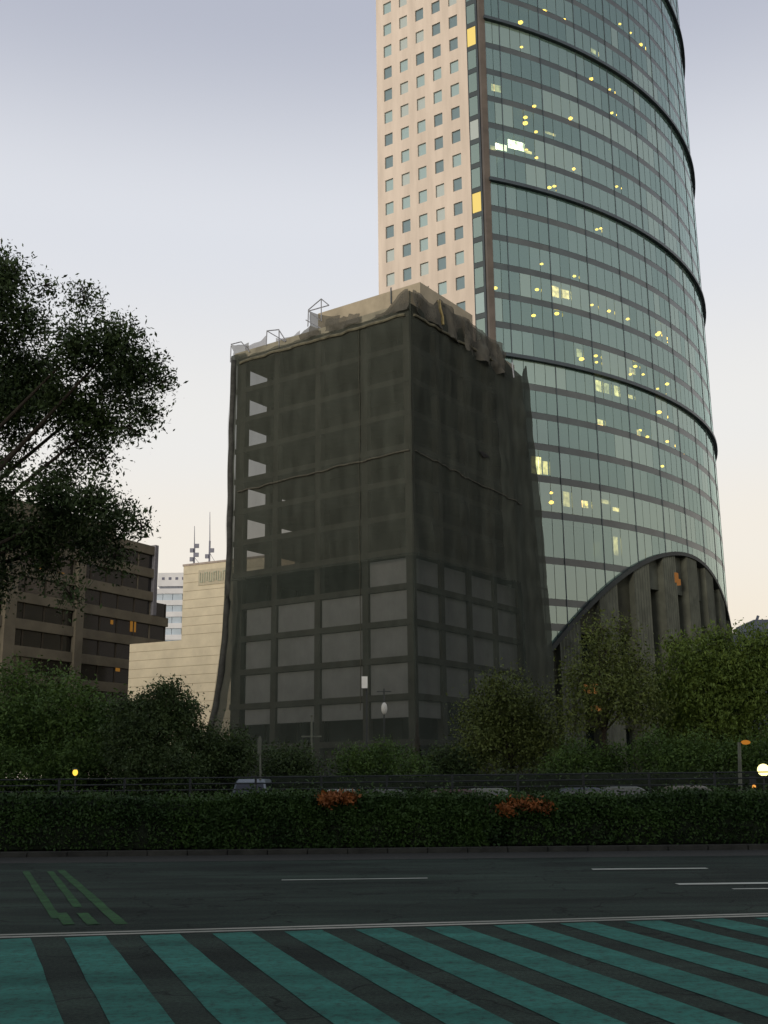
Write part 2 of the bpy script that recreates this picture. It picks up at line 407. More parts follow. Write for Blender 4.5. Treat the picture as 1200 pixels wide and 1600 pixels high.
for gi in (gA, gB, gC):
    acc = [arc_box(a + .04, b - .04, R - .03, R, z0, z1, 1, arch_z if cutp else None, True) for area, a, b, z0, z1, g, cutp, tm in more_ + rest if g is gi]
    if acc: tag(obj('far_panes', join(*acc), gi, tower), kind='stuff')
# spandrels, ledges, mullions
sp_rest = []
for i, z in enumerate(levels):
    if z in LEDGE: continue
    for b in range(len(bays) - 1):
        t0, t1 = bays[b], bays[b + 1]
        if min(arch_z(t0), arch_z(t1)) > z + .40: continue
        vf = arc_box(t0 + .02, t1 - .02, R - .12, R - .02, z - .42, z + .42, 8, arch_z)
        x, y = proj(cyl((t0 + t1) / 2, R, z))
        if (t0 + t1) / 2 < -14 and not hidden(x, y): obj('spandrel', vf, spmat if rng.random() < .6 else spmat2, tower)
        else: sp_rest.append(vf)
tag(obj('far_spandrels', join(*sp_rest), spmat, tower), kind='stuff')
for z in sorted(LEDGE):
    obj('ledge', arc_box(T0 - .2, 12, R - .2, R + .5, z - .24, z + .22, 40), steel, tower)
for t in bays[1:]:
    zb = max(0, arch_z(t))
    obj('mullion', arc_box(t - .04, t + .04, R - .1, R + .07, zb, ZTOP + .5, 1), steel, tower)
obj('corner_fin', arc_box(T0 - .72, T0 - .02, R - .45, R + .12, 0, ZTOP + .5, 1), fin_m, tower)
# cream flank
CD = (0.8233, -0.5677); CN = (0.5677, 0.8233)  # along the flank, and inward
CP0 = (1.35, 159.0)
sL = on_plane(589.5, 220, CP0, CD)[0]; sR = on_plane(735, 260, CP0, CD)[0]
wpitch = 12.33 / 4; WW, WH = 1.52, 2.02
rows = [116.8 + 4 * k for k in range(-17, 9)]
zs0, zs1 = 0.0, ZTOP + 1.2
V, F = [], []
xs = [sL]; zz = [zs0]
for k in range(5): xs += [k * wpitch - WW / 2, k * wpitch + WW / 2]
xs.append(sR)
for z in rows: zz += [z - WH / 2, z + WH / 2]
zz.append(zs1)
def cpt(s, t, z): return (CP0[0] + CD[0] * s + CN[0] * t, CP0[1] + CD[1] * s + CN[1] * t, z)
for i in range(len(xs) - 1):
    for j in range(len(zz) - 1):
        hole = i % 2 == 1 and j % 2 == 1
        if not hole:
            k = len(V); V += [cpt(xs[i], 0, zz[j]), cpt(xs[i + 1], 0, zz[j]), cpt(xs[i + 1], 0, zz[j + 1]), cpt(xs[i], 0, zz[j + 1])]; F.append((k, k + 1, k + 2, k + 3))
        else:
            a, b, c, d = xs[i], xs[i + 1], zz[j], zz[j + 1]
            for q in (((a, 0, c), (b, 0, c), (b, .35, c), (a, .35, c)), ((a, 0, d), (a, .35, d), (b, .35, d), (b, 0, d)),
                      ((a, 0, c), (a, .35, c), (a, .35, d), (a, 0, d)), ((b, 0, c), (b, 0, d), (b, .35, d), (b, .35, c))):
                k = len(V); V += [cpt(*p) for p in q]; F.append((k, k + 1, k + 2, k + 3))
for q in (((sL, 0), (sL, 38)), ((sL, 38), (24, 38)), ):
    k = len(V); V += [cpt(*q[0], zs0), cpt(*q[0], zs1), cpt(*q[1], zs1), cpt(*q[1], zs0)]; F.append((k, k + 1, k + 2, k + 3))
k = len(V); V += [cpt(sL, 0, zs1), cpt(24, 0, zs1), cpt(24, 38, zs1), cpt(sL, 38, zs1)]; F.append((k, k + 1, k + 2, k + 3))
k = len(V); V += [cpt(sL + .4, .9, zs0), cpt(sR, .9, zs0), cpt(sR, .9, zs1), cpt(sL + .4, .9, zs1)]; F.append((k, k + 1, k + 2, k + 3))
flank = obj('flank_wall', (V, F), cream, tower)
crz = atan2(CD[1], CD[0])
def frame_vf(w, h, t, d):
    return join(box(-w / 2, w / 2, 0, d, -h / 2, -h / 2 + t), box(-w / 2, w / 2, 0, d, h / 2 - t, h / 2),
                box(-w / 2, -w / 2 + t, 0, d, -h / 2 + t, h / 2 - t), box(w / 2 - t, w / 2, 0, d, -h / 2 + t, h / 2 - t))
fme = mesh_data('window', *frame_vf(WW - .02, WH - .02, .07, .08), mat('window_frame', (.12, .14, .15), .5, .2))
pmes = [mesh_data('pane', *box(-WW / 2 + .08, WW / 2 - .08, .02, .05, -WH / 2 + .08, WH / 2 - .08), g) for g in (gD, gD2, gD3)]
for z in rows:
    if z < 60 or z > 136: continue
    for k in range(5):
        P = cpt(k * wpitch, .2, z)
        w_ = link('window', fme, flank, P, crz)
        pn = bpy.data.objects.new('pane', pmes[rng.choices((0, 1, 2), (.45, .40, .15))[0]]); COL.objects.link(pn); pn.parent = w_
        WL[pn.name] = Vector(P)
sfar = on_plane(755, 300, CP0, CD)[0]; rw0 = Vector(cyl(T0 - .35, R - .5, 0)); rw1 = Vector(cpt(sfar, .3, 0)); rwd = (rw1 - rw0); rwl = rwd.length; rwd.normalize()
obj('return_wall', fbox(rw0[:2], rwd[:2], (rwd.y, -rwd.x), 0, rwl, 0, .3, 0, ZTOP), fin_m, tower)
# narrow glazed strip between flank and curved front
for z in rows:
    lo = z - 2 + .45; hi = z + 2 - .45
    if z > 140: continue
    lit = abs(proj(cpt(sR + .9, 0, z))[1] - 57) < 20 or abs(proj(cpt(sR + .9, 0, z))[1] - 318) < 20
    g = rng.choice((gC, gC, gD3, gD)); lit_strip = emit('lit_strip', (1.0, .74, .22), .95)
    obj('strip_pane', fbox(CP0, CD, CN, sR + .14, sR + 1.55, .04, .08, lo, hi), lit_strip if lit else g, tower)
    obj('strip_spandrel', fbox(CP0, CD, CN, sR + .1, sR + 1.6, .03, .12, hi + .06, hi + .84), spmat, tower)
obj('strip_back', fbox(CP0, CD, CN, sR + .02, 24, .9, 1.3, 0, ZTOP), steel, tower)
obj('strip_mullion', fbox(CP0, CD, CN, sR + 1.61, sR + 1.9, .0, .3, 0, ZTOP), steel, tower)
obj('strip_edge', fbox(CP0, CD, CN, sR + .002, sR + .1, .0, .35, 0, ZTOP), steel, tower)
# lamps and lit rooms
Z1 = [(507, 70), (510, 147), (580, 35), (643, 62), (817, 75), (850, 103), (882, 140), (727, 247), (785, 280), (550, 332), (522, 367), (522, 385),
      (555, 412), (663, 370), (792, 353), (557, 493), (525, 468), (673, 528), (597, 586), (612, 582), (807, 583), (745, 717), (757, 714)]
Z2 = [(573, 65), (675, 103), (558, 145), (730, 193), (783, 212), (842, 237), (935, 285), (548, 226), (697, 362), (742, 352), (744, 372), (865, 385),
      (850, 410), (890, 410), (935, 455), (965, 440), (940, 528), (880, 585), (903, 605), (965, 620), (950, 697), (1013, 662), (710, 818), (603, 780), (603, 810), (428, 140)]
L = [(560 + x / 2, y / 2) for x, y in Z1] + [(560 + x / 2, 380 + y / 2) for x, y in Z2] + [(1005, 878), (870, 490), (1030, 520), (1066, 715)]
for (x, y) in L:
    q = on_cyl(x, y, R - .5)
    if not q: continue
    s = rng.uniform(.20, .36)
    c = cyl(q[0], R - .5, q[1])
    obj('office_lamp', ball(c, s, 10, 6, (1, 1, .62)), lamp_y, tower)
for (x, y, w, h, m_) in ((783, 230, 1.7, .9, lamp_w), (806, 227, 2.4, 1.25, lamp_w), (770, 231, .8, .6, lit_dim), (826, 238, 1.0, .4, lit_room), (868, 456, 1.1, 1.5, lit_room), (884, 460, 1.1, 1.2, lit_room), (838, 727, 1.5, 2.2, lit_room), (852, 731, .7, 1.7, lit_room),
                         (885, 780, 1.0, 1.9, lit_dim), (914, 788, 1.0, .9, lit_room), (945, 784, 1.3, .5, lit_dim), (962, 796, 1.1, .5, lit_room),
                         (962, 853, .8, 2.4, lit_dim), (935, 603, 1.0, 1.5, lit_room), (948, 607, .9, 1.4, lit_dim), (963, 611, .8, 1.4, lit_room), (985, 620, .9, .5, lit_room),
                         (938, 661, 1.0, .9, lit_room), (988, 580, 1.3, .8, lit_dim), (927, 80, 1.0, .7, lit_dim), (998, 677, .8, .9, lit_dim), (905, 552, .9, 1.1, lit_dim), (860, 209, 1.8, .35, lit_dim), (776, 138, 1.6, 1.0, lit_dim)):
    q = on_cyl(x, y, R - .35)
    t, z = q; dt = degrees(w / R / 2)
    obj('lit_room', arc_box(t - dt, t + dt, R - .36, R - .33, z - h / 2, z + h / 2, 2), m_, tower)
# arched entrance
stone = mat('portal_stone', (.078, .086, .068), .85, .3, .5, bump=.2, bscale=6)
brown = mat('portal_infill', (.036, .038, .026), .9, .35, .4)
dark_gl = mat('portal_dark_glass', (.012, .018, .018), .15, .3, .3, spec=.6)
portal = obj('portal_back', arc_box(-71, -2, R - 2.2, R - 1.9, 0, 33, 40), dark_gl, tower)
n = 60; V, F = [], []
ta, tb = T0 - .2, -3.5
for i in range(n + 1):
    th = ta + (tb - ta) * i / n; z = arch_z(th)
    dz = abs(.0486 * (th + 39.3)) / (R * pi / 180); th_ = .32 * sqrt(1 + dz * dz)
    V += [cyl(th, R - 2, z - th_), cyl(th, R + .55, z - th_), cyl(th, R + .55, z + th_ * .6), cyl(th, R - 2, z + th_ * .6)]
for i in range(n):
    a, b = 4 * i, 4 * i + 4
    for k in range(4): F.append((a + k, b + k, b + (k + 1) % 4, a + (k + 1) % 4))
obj('arch_rim', (V, F), mat('arch_rim', (.022, .028, .028), .6, .25, .6), portal)
pc = [-66.95 + TB * k for k in range(0, 12)]
for t in pc:
    zt = min(arch_z(t - 1.35), arch_z(t + 1.35)) - .3
    if zt < 2: continue
    V, F = [], []
    nf = 12
    for i in range(nf + 1):
        th = t - 1.38 + 2.76 * i / nf; rr = R + (.42 if i % 2 == 0 else .30); zz_ = max(.5, arch_z(th) - .35)
        V += [cyl(th, rr, 0), cyl(th, rr, zz_), cyl(th, R - 1.9, zz_), cyl(th, R - 1.9, 0)]
    for i in range(nf):
        a, b = 4 * i, 4 * i + 4
        for k in range(4): F.append((a + k, b + k, b + (k + 1) % 4, a + (k + 1) % 4))
    F += [(3, 2, 1, 0), tuple(4 * nf + k for k in range(4))]
    obj('pier', (V, F), stone, portal)
for k, t in enumerate(pc[:-1]):
    a, b = t + 1.4, t + TB - 1.4; tm = (a + b) / 2; zt = arch_z(tm)
    if zt < 4: continue
    op = 26.0 if zt > 29 else zt - 3.5
    if tm < -52: op = min(op, 19.5)
    Vx = arc_box(a, b, R - 1.2, R - .5, op, 40, 4)
    v = [(p[0], p[1], min(p[2], arch_z(degrees(atan2(p[1] - CY, p[0] - CX))) - .4)) for p in Vx[0]]
    obj('infill', (v, Vx[1]), brown if tm < -50 else stone, portal)
    for zf in (8.5, 14.0):
        if zf < 10 and zf < op - 3: obj('transom', arc_box(a, b, R - 1.4, R - .9, zf - .5, zf + .5, 3), brown, portal)
for (x, y, w, h) in ((1054, 903, .7, 1.3), (1058, 910, .5, .8), (922, 1076, 1.9, 1.1), (932, 1107, 1.2, .6)):
    t, z = on_cyl(x, y, R + .2); dt = degrees(w / R / 2)
    obj('glowing_sign', arc_box(t - dt, t + dt, R - .1, R + .6, z - h / 2, z + h / 2, 2), emit('orange_sign', (.70, .30, .09), .30), portal)

# ------------------------------------------------------------------ netted building
U = Vector((-.818, .575, 0)); U.normalize(); Vd = Vector((.575, .818, 0)); Vd.normalize(); C0 = Vector((2.45, 98.0, 0))
def bp(s, t, z): p = C0 + U * s + Vd * t; return Vector((p.x, p.y, z))
def bbox(s0, s1, t0, t1, z0, z1): return fbox(C0, U, Vd, s0, s1, t0, t1, z0, z1)
SW, TW = 21.6, 20.2
office = thing('office_block', bp(0, 0, 0), 'gutted concrete office block wrapped in dark netting, in front of the glass tower', 'building')
conc = mat('bare_concrete', (.16, .155, .13), .9, .3, .6, bump=.2, bscale=5)
conc_d = mat('dark_concrete', (.085, .082, .066), .9, .35, .5)  # darker tone for the columns and all slabs but the top one
board = mat('grey_boarding', (.38, .39, .375), .85, .14, .5)
FL = [5.2, 9.1, 12.37, 15.6, 18.8] + [18.8 + 3.227 * k for k in range(1, 9)]
for z in FL:
    obj('floor_slab', bbox(0, SW, 0, TW, z - .32, z + .22), conc if z in (FL[-1],) else conc_d, office)
cs = [.35, 5.23, 10.79, 16.12, 20.9]; ct = [5.09, 10.0, 14.9, 19.8]
for s in cs:
    cw = .6 if s > 20 else .33
    obj('column', bbox(s - cw, s + cw, .06, .7, 0, FL[-1] - .33), conc_d, office)
    obj('column', bbox(s - .33, s + .33, TW - .7, TW - .06, 0, FL[-1] - .33), conc_d, office)
for t in ct[:-1]:
    obj('column', bbox(.06, .7, t - .33, t + .33, 0, FL[-1] - .33), conc_d, office)
    obj('column', bbox(SW - .7, SW - .06, t - .33, t + .33, 0, FL[-1] - .33), conc_d, office)
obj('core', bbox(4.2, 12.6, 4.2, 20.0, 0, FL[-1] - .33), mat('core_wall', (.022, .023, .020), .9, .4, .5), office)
# boarded bays: (floor index, bays)
bayL = [(.35, 5.23), (5.23, 10.79), (10.79, 16.12), (16.12, 20.2)]; bayR = [(.35, 5.09), (5.09, 10.0), (10.0, 14.9), (14.9, 19.8)]
def panel_L(b, z0, z1): obj('boarded_window', bbox(bayL[b][0] + .40, bayL[b][1] - .40, .30, .42, z0, z1), board, office)
def panel_R(b, z0, z1): obj('boarded_window', bbox(.30, .42, bayR[b][0] + .40, bayR[b][1] - .40, z0, z1), board, office)
for i in range(0, 5):
    for t0_, t1_ in ((.7, 4.7), (5.5, 9.6), (10.4, 14.5), (15.3, 19.4)):
        obj('boarded_window', bbox(SW - .42, SW - .30, t0_, t1_, FL[i] + .24 if i else .2, FL[i + 1] - .36), board, office)
obj('ground_wall', bbox(1.0, SW - .8, 1.2, 1.5, 0, FL[0] - .33), conc_d, office)
for i, nb in ((1, 4), (2, 4), (3, 4), (4, 1)):
    for b in range(nb): panel_L(b, FL[i] + .24, FL[i + 1] - .36 if i < 4 else FL[4] + 2.55)
    for b in range(4): panel_R(b, FL[i] + .24, FL[i + 1] - .36 if i < 4 else FL[4] + 2.55 - .1 * b)
for b in range(4): panel_L(b, 7.3, FL[1] - .36)
panel_R(0, 7.3, FL[1] - .36)
# parapet, penthouse
ZR = FL[-1] + .22
obj('parapet', join(bbox(-.15, SW + .15, -.15, .1, ZR, ZR + .75), bbox(-.15, .1, .1, TW + .15, ZR, ZR + .75), bbox(SW - .1, SW + .15, .1, TW + .15, ZR, ZR + .75)), mat('parapet_render', (.21, .20, .15), .9, .25, .8), office)
penth = mat('penthouse_render', (.34, .30, .22), .9, .18, .6)
sp0, spz = on_plane(497, 500, (bp(0, 4, 0).x, bp(0, 4, 0).y), (U.x, U.y))
pzl = on_plane(500, 489, (bp(0, 4, 0).x, bp(0, 4, 0).y), (U.x, U.y))[1]
pent = obj('penthouse', bbox(1.2, sp0, 4.0, 14, ZR, pzl), penth, office)
obj('vent_pipe', tube([bp(4.6, 3.9, pzl - 1.4), bp(4.6, 3.9, pzl + .3)], .07), steel, pent)

# netting around it
netting = thing('construction_netting', bp(0, 0, 0), 'torn dark debris netting draped over the gutted office block', 'netting')
nm = net_mat('debris_net', (.069, .078, .065), .70)
nm_end = net_mat('thin_net', (.050, .050, .040), .36)
nm_low = net_mat('single_net', (.056, .068, .058), .58)
nm_lowr = net_mat('single_net_side', (.056, .068, .058), .66)
nm_thick = net_mat('doubled_net', (.065, .073, .061), .80)
nm_far = net_mat('folded_net', (.063, .071, .060), .93)
nm_roll = mat('rolled_net', (.040, .042, .038), .95, .4, 1.5)
nm_pale = net_mat('pale_net', (.26, .26, .27), .72)
nm_brown = net_mat('bunched_net', (.125, .122, .104), .78)
nz = lambda a, b, c=0: noise.noise(Vector((a, b, c)))
def flare_left(z): return 4.2 * max(0, (24 - z) / 24) ** 2.2 + .28
def flare_right(z): return .9 + 3.6 * (1 - max(0, min(1, (z - 14) / 32))) ** .8
def net_point(face, a, z):
    """a: position along the face, 0 at the near corner"""
    o = .55 + .22 * nz(a * .35, z * .10, face * 7) + .10 * nz(a * 1.4, z * .35, face * 3) + .07 * sin(a * 2.1 + nz(a * .2, z * .05) * 3)
    if face < 2: o += .34 * abs(sin(pi * (z - 9.1) / 3.227)) * abs(sin(pi * a / 5.4)) * (.5 + .5 * nz(a * .3 + 9, z * .3, 4)) * min(1, (46 - z) / 4 + .2)
    if face == 0:
        lo = max(0, (a - 14) / 7.6); fl = flare_left(z); s = a + (fl + .0) * max(0, min(1, lo)) if a > 14 else a
        o += max(0, (10 - z) / 10) ** 2 * 1.5
        return bp(s - .6 * max(0, 1 - a / 2.0), -o, z)
    if face == 1:
        k = max(0, min(1, (a - 9) / 12)); t = a + (flare_right(z) - .2) * k
        o += max(0, (10 - z) / 10) ** 2 * 1.2 + .5 * k
        return bp(-o, t - .6 * max(0, 1 - a / 2.0), z)
    if face == 2:                                # left end
        k = max(0, 1 - a / 10)
        return bp(SW + flare_left(z) - .1 + .15 * nz(a * .4, z * .2, 5), a - o * k - .2, z)
    if face == 3:                                # far end of the right face
        return bp(a, TW + .9 + (flare_right(z) - .2) * max(0, 1 - a / 12), z)
def top_of(face, a):
    if face == 0:
        return 44.75 + 1.9 * max(0, 1 - abs(a - .2) / 2.6) ** 1.4 + .25 * nz(a * .8, 1) + (.5 if a > 19.6 else 0)
    if face == 1:
        pts = [(-1, 46.4), (0, 46.5), (1.6, 46.6), (3.2, 46.1), (4.3, 47.4), (7, 47.0), (9.5, 46.8), (12, 46.6), (15.3, 46.2), (17.2, 44.7), (19, 44.0), (20.4, 45.6), (30, 45.4)]
        for (x0, z0), (x1, z1) in zip(pts, pts[1:]):
            if x0 <= a <= x1: return z0 + (z1 - z0) * (a - x0) / (x1 - x0) + .22 * nz(a * 1.3, 2)
    return 45.0 + .4 * nz(a * .5, 9)
def sheet(face, a0, a1, na=70, nzv=60, zlo=21.3, m=nm, name='netting_sheet', zhi=None):
    V, F = [], []
    for i in range(na + 1):
        a = a0 + (a1 - a0) * i / na; zt = (zhi + .1 * nz(a * .6, face)) if zhi else top_of(face, a)
        for j in range(nzv + 1):
            z = zlo + (zt - zlo) * j / nzv
            p = net_point(face, a, z)
            V.append(p)
    for i in range(na):
        for j in range(nzv):
            k = i * (nzv + 1) + j; F.append((k, k + 1, k + nzv + 2, k + nzv + 1))
    return obj(name, (V, F), m, netting, True)
sheet(0, 0, 20.7); sheet(0, 20.7, 21.6, na=8, m=nm_far); sheet(1, 0, 14.2, na=50, m=nm_thick); sheet(1, 14.2, 20.6, na=24, m=nm_far); sheet(2, 0, 20, 40, m=nm_end, zlo=.4); sheet(3, 0, 20, 40, m=nm_far, zlo=.4)
sheet(0, 0, 20.0, nzv=34, zlo=.4, zhi=21.5, m=nm_low); sheet(0, 20.0, 21.6, na=12, nzv=34, zlo=.4, zhi=21.5, m=nm_far); sheet(1, 0, 16.2, na=56, nzv=34, zlo=.4, zhi=21.5, m=nm_lowr); sheet(1, 16.2, 20.6, na=16, nzv=34, zlo=.4, zhi=21.5, m=nm_far)
obj('rolled_edge', tube([net_point(0, 21.2, .6 + 44 * i / 40) for i in range(41)], [.30 + .08 * nz(i * .5, 31) for i in range(41)], 9), nm_roll, netting, True)
seam = mat('net_seam', (.062, .060, .046), .9, .3)
def seam_on(face, pts, r=.06, m=seam):
    obj('seam_rope', tube([net_point(face, a, z) + (Vd * -.12 if face == 0 else U * -.12) for a, z in pts], r, 6), m, netting)
seam_on(0, [(.2 + 20 * i / 30, 30.95 + .25 * nz(i * .4, 3) - .02 * i) for i in range(31)], .08)
seam_on(0, [(5.3 + .1 * nz(i * .3, 6), 8 + 36 * i / 30) for i in range(31)], .035, mat('dark_seam', (.05, .052, .038), .9, .3))
seam_on(1, [(.2 + 17 * i / 30, 30.9 + .35 * nz(i * .4, 3) - .04 * i) for i in range(31)], .05)
seam_on(0, [(.4 + 20 * i / 40, 44.15 + .10 * nz(i * .4, 13)) for i in range(41)], .15, mat('cornice_band', (.115, .11, .075), .9, .4, 1.5))
seam_on(1, [(.4 + 14 * i / 40, 44.15 + .14 * nz(i * .4, 14)) for i in range(41)], .13, MATS['cornice_band'])
seam_on(1, [(4.4, 47.2), (4.5, 46.4), (4.9, 45.7), (5.0, 44.9)], .16, mat('yellow_tarp', (.42, .34, .15), .8, .2))
# bunched folds along the top of the right face and at the near corner
def flap(face, a0, a1, zt, zb, off, amp, m, na=26, nv=10, seed=0):
    V, F = [], []
    for i in range(na + 1):
        a = a0 + (a1 - a0) * i / na
        for j in range(nv + 1):
            u = j / nv; z = zt(a) * (1 - u) + zb(a) * u
            p = net_point(face, a, z); nrm = -Vd if face == 0 else -U
            V.append(p + nrm * (off + amp * sin(a * 1.9 + seed + 2 * nz(a, u * 2, seed)) * (.3 + u) + amp * nz(a * 1.7, z * 1.2, seed)))
    for i in range(na):
        for j in range(nv):
            k = i * (nv + 1) + j; F.append((k, k + 1, k + nv + 2, k + nv + 1))
    return obj('bunched_flap', (V, F), m, netting, True)
flap(1, .2, 9, lambda a: top_of(1, a) + .1, lambda a: 44.6 - .10 * a + .5 * nz(a, 4), .2, .28, nm_brown, seed=1)
flap(1, 8.5, 16.2, lambda a: top_of(1, a) + .1, lambda a: 43.8 - .05 * a + .6 * nz(a, 5), .2, .3, nm_brown, seed=4)
flap(0, .1, 3.2, lambda a: top_of(0, a) + .1, lambda a: 44.6 + .3 * nz(a, 6), .15, .18, nm_brown, 12, seed=7)
flap(0, 5.2, 9.2, lambda a: 46.1 + .25 * nz(a * 2, 2) - .12 * abs(a - 9), lambda a: 44.7, .1, .2, nm_brown, 14, seed=9)
flap(0, 10.2, 12.6, lambda a: 45.9 - .55 * abs(a - 11.2), lambda a: 44.7, .1, .2, nm_brown, 10, seed=12)
# pale sails of netting on the far roof edge with their frames
pole_m = mat('pale_steel_pole', (.24, .25, .27), .5, .2, metallic=.3)
def roof_pt(px, py, t=-.3): # a point in the left face's plane
    s, z = on_plane(px, py, (bp(0, t, 0).x, bp(0, t, 0).y), (U.x, U.y)); return bp(s, t, z)
def sail(corners, sag, m, n=10):
    V, F = [], []
    A, B, C, D = [roof_pt(*c) for c in corners]   # top left, top right, bottom right, bottom left
    for i in range(n + 1):
        for j in range(n + 1):
            u, v = i / n, j / n
            p = (A * (1 - u) + B * u) * (1 - v) + (D * (1 - u) + C * u) * v
            p.z -= sag * 4 * u * (1 - u) * (1 - v); p += Vd * (.3 * nz(u * 3, v * 3, sag)); V.append(p)
    for i in range(n):
        for j in range(n):
            k = i * (n + 1) + j; F.append((k, k + 1, k + n + 2, k + n + 1))
    obj('net_sail', (V, F), m, netting, True)
sail([(383, 540, 2.2), (417, 523, 2.2), (417, 552, 2.2), (383, 560, 2.2)], .35, nm_pale)
sail([(431, 528, 2.2), (469, 516, 2.2), (471, 540, 2.2), (431, 550, 2.2)], .4, nm_pale)
sail([(361, 538, .3), (389, 535, .3), (391, 562, .3), (366, 560, .3)], .2, net_mat('grey_net', (.14, .14, .12), .7))
sail([(484, 486, 1.2), (532, 492, 1.2), (530, 510, 1.2), (482, 528, 1.2)], .3, nm_brown)
def frame_of(lines, t, r=.055):
    for chain in lines: obj('frame_pole', tube([roof_pt(x, y, t) for x, y in chain], r, 6), pole_m, netting)
frame_of([[(417, 518), (416, 540)], [(417, 517), (446, 534)], [(436, 516), (436, 543)], [(417, 517), (436, 515)], [(436, 516), (447, 533)]], -.2)
frame_of([[(482, 484), (502, 467)], [(502, 467), (514, 477)], [(514, 477), (482, 486)], [(502, 467), (502, 502)], [(482, 484), (481, 510)], [(478, 500), (503, 514)], [(482, 486), (500, 500)]], .8)
frame_of([[(361, 540), (360, 566)], [(361, 538), (377, 534)], [(377, 534), (390, 550)]], -.3)
frame_of([[(800, 566), (803, 590)]], -.3)
tear = mat('net_tear', (.008, .008, .008), .9)
V = [net_point(1, a, z) - U * .15 for a, z in ((10.6, 33.6), (11.5, 33.7), (12.4, 33.4), (11.4, 33.1))]
obj('net_tear', (V, [(0, 1, 2, 3)]), tear, netting)

# ------------------------------------------------------------------ beige block building with antennas
beige = mat('beige_block', (.60, .545, .40), .85, .10, .5, bump=.15, bscale=4)
P1 = atY(358, 877, 140); ztall = P1.z; P0_ = atZ(287, 885, ztall)
BD = (P1 - P0_); BD.z = 0; BD.normalize(); BN = Vector((-BD.y, BD.x, 0))
if BN.y < 0: BN = -BN
bB = (P0_.x, P0_.y)
zlow = on_plane(287, 1000, bB, (BD.x, BD.y))[1]; slow = on_plane(203, 1005, bB, (BD.x, BD.y))[0]
beige_b = thing('beige_building', (P0_.x, P0_.y, 0), 'windowless beige stone building with a lower wing, standing left of the netted block', 'building')
def bf(s0, s1, t0, t1, z0, z1): return fbox(bB, (BD.x, BD.y), (BN.x, BN.y), s0, s1, t0, t1, z0, z1)
jm = mat('recessed_joint', (.32, .265, .18), .9, .2)
obj('tall_wall', bf(.03, 26, .06, 18, 0, ztall - .05), jm, beige_b)
obj('wing_wall', bf(slow + .03, .03, .06, 14, 0, zlow - .05), jm, beige_b)
z = ztall; ch = 1.12
while z > zlow + .3:
    obj('stone_course', bf(0, 14, 0, 17.9, max(z - ch + .05, zlow), z), beige, beige_b); z -= ch
z = zlow
while z > 3:
    obj('stone_course', bf(slow, 14, 0, 13.9, z - ch + .05, z), beige, beige_b); z -= ch
obj('roof_kerb', bf(-.1, 14.1, -.1, 18, ztall, ztall + .25), mat('roof_kerb', (.36, .31, .27), .9, .2), beige_b)
# weathered lettering panel: illegible in the photograph, kept as worn relief
sg0 = on_plane(311, 890, bB, (BD.x, BD.y))[0]
sgn = obj('sign_panel', bf(sg0, sg0 + 5.2, -.10, -.01, ztall - 2.75, ztall - .75), mat('sign_panel', (.46, .42, .31), .8, .1), beige_b)
lm_ = mat('sign_relief', (.33, .36, .27), .7, .2)
for k in range(7):
    a = sg0 + .25 + k * .70
    obj('sign_relief', join(bf(a, a + .12, -.18, -.10, ztall - 2.4, ztall - 1.1), bf(a + .12, a + .48, -.18, -.10, ztall - (1.24 if k % 2 else 2.4), ztall - (1.1 if k % 2 else 2.26)),
                            bf(a + .36, a + .48, -.18, -.10, ztall - 2.25, ztall - 1.25)), lm_, sgn)
ant = mat('antenna_steel', (.20, .21, .26), .6, .2)
def antenna(px, ytop, ybase, label, n):
    B_ = atY(px, ybase, 146); T_ = atY(px + 1, ytop, 146)
    a = thing('rooftop_antenna', (B_.x, B_.y, ztall + .2), label, 'antenna', 'antennas on the beige roof')
    hgt = T_.z - ztall
    obj('mast', tube([(B_.x, B_.y, ztall - .2), (B_.x, B_.y, ztall + hgt * .5)], .12, 6), ant, a)
    obj('whip', tube([(B_.x, B_.y, ztall + hgt * .5), (T_.x, B_.y, ztall + hgt)], [.07, .035], 6), ant, a)
    for k in range(n):
        zz_ = ztall + hgt * (.2 + .1 * k); sgnx = 1 if k % 2 else -1
        obj('panel_antenna', box(B_.x + .1 * sgnx, B_.x + .62 * sgnx if sgnx > 0 else B_.x - .1, B_.y - .25, B_.y - .05, zz_, zz_ + .55) if sgnx > 0 else box(B_.x - .55, B_.x - .1, B_.y - .25, B_.y - .05, zz_, zz_ + .55), ant, a)
    obj('guy_wire', tube([(B_.x, B_.y, ztall + hgt * .3), (B_.x + 1.3, B_.y + .5, ztall + .2)], .03, 5), ant, a)
antenna(303, 822, 882, 'shorter rooftop mast with panel antennas, left of the two on the beige building', 4)
antenna(327, 800, 878, 'taller thin rooftop mast, right of the two on the beige building', 2)

# ------------------------------------------------------------------ distant white and blue building
wl = thing('white_office_building', atY(262, 1225, 230) - Vector((0, 0, atY(262, 1225, 230).z)), 'distant white building with pale blue window bands behind the beige one', 'building')
A_ = atY(243, 897, 226); 
def wz(y): return atY(262, y, 226).z
wx0 = atY(238.5, 950, 226).x; wx1 = atY(300, 950, 226).x; wy = 226
white = mat('white_cladding', (.62, .64, .66), .7, .08, .3)
blue = mat('pale_blue_glass', (.33, .42, .50), .3, .12, .4, spec=.6)
cap0 = atY(247, 900, 226).x
obj('crown', box(cap0, wx1, wy, wy + 16, wz(916), wz(895)), white, wl)
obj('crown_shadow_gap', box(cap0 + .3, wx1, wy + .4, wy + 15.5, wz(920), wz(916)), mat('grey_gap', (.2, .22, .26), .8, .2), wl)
for k in range(4):
    x_ = atY(253 + k * 10.5, 905, 226).x; obj('crown_window', box(x_, x_ + .55, wy - .06, wy + .1, wz(906), wz(902)), mat('dark_opening', (.12, .13, .18), .6, .2), wl)
yy_ = 920
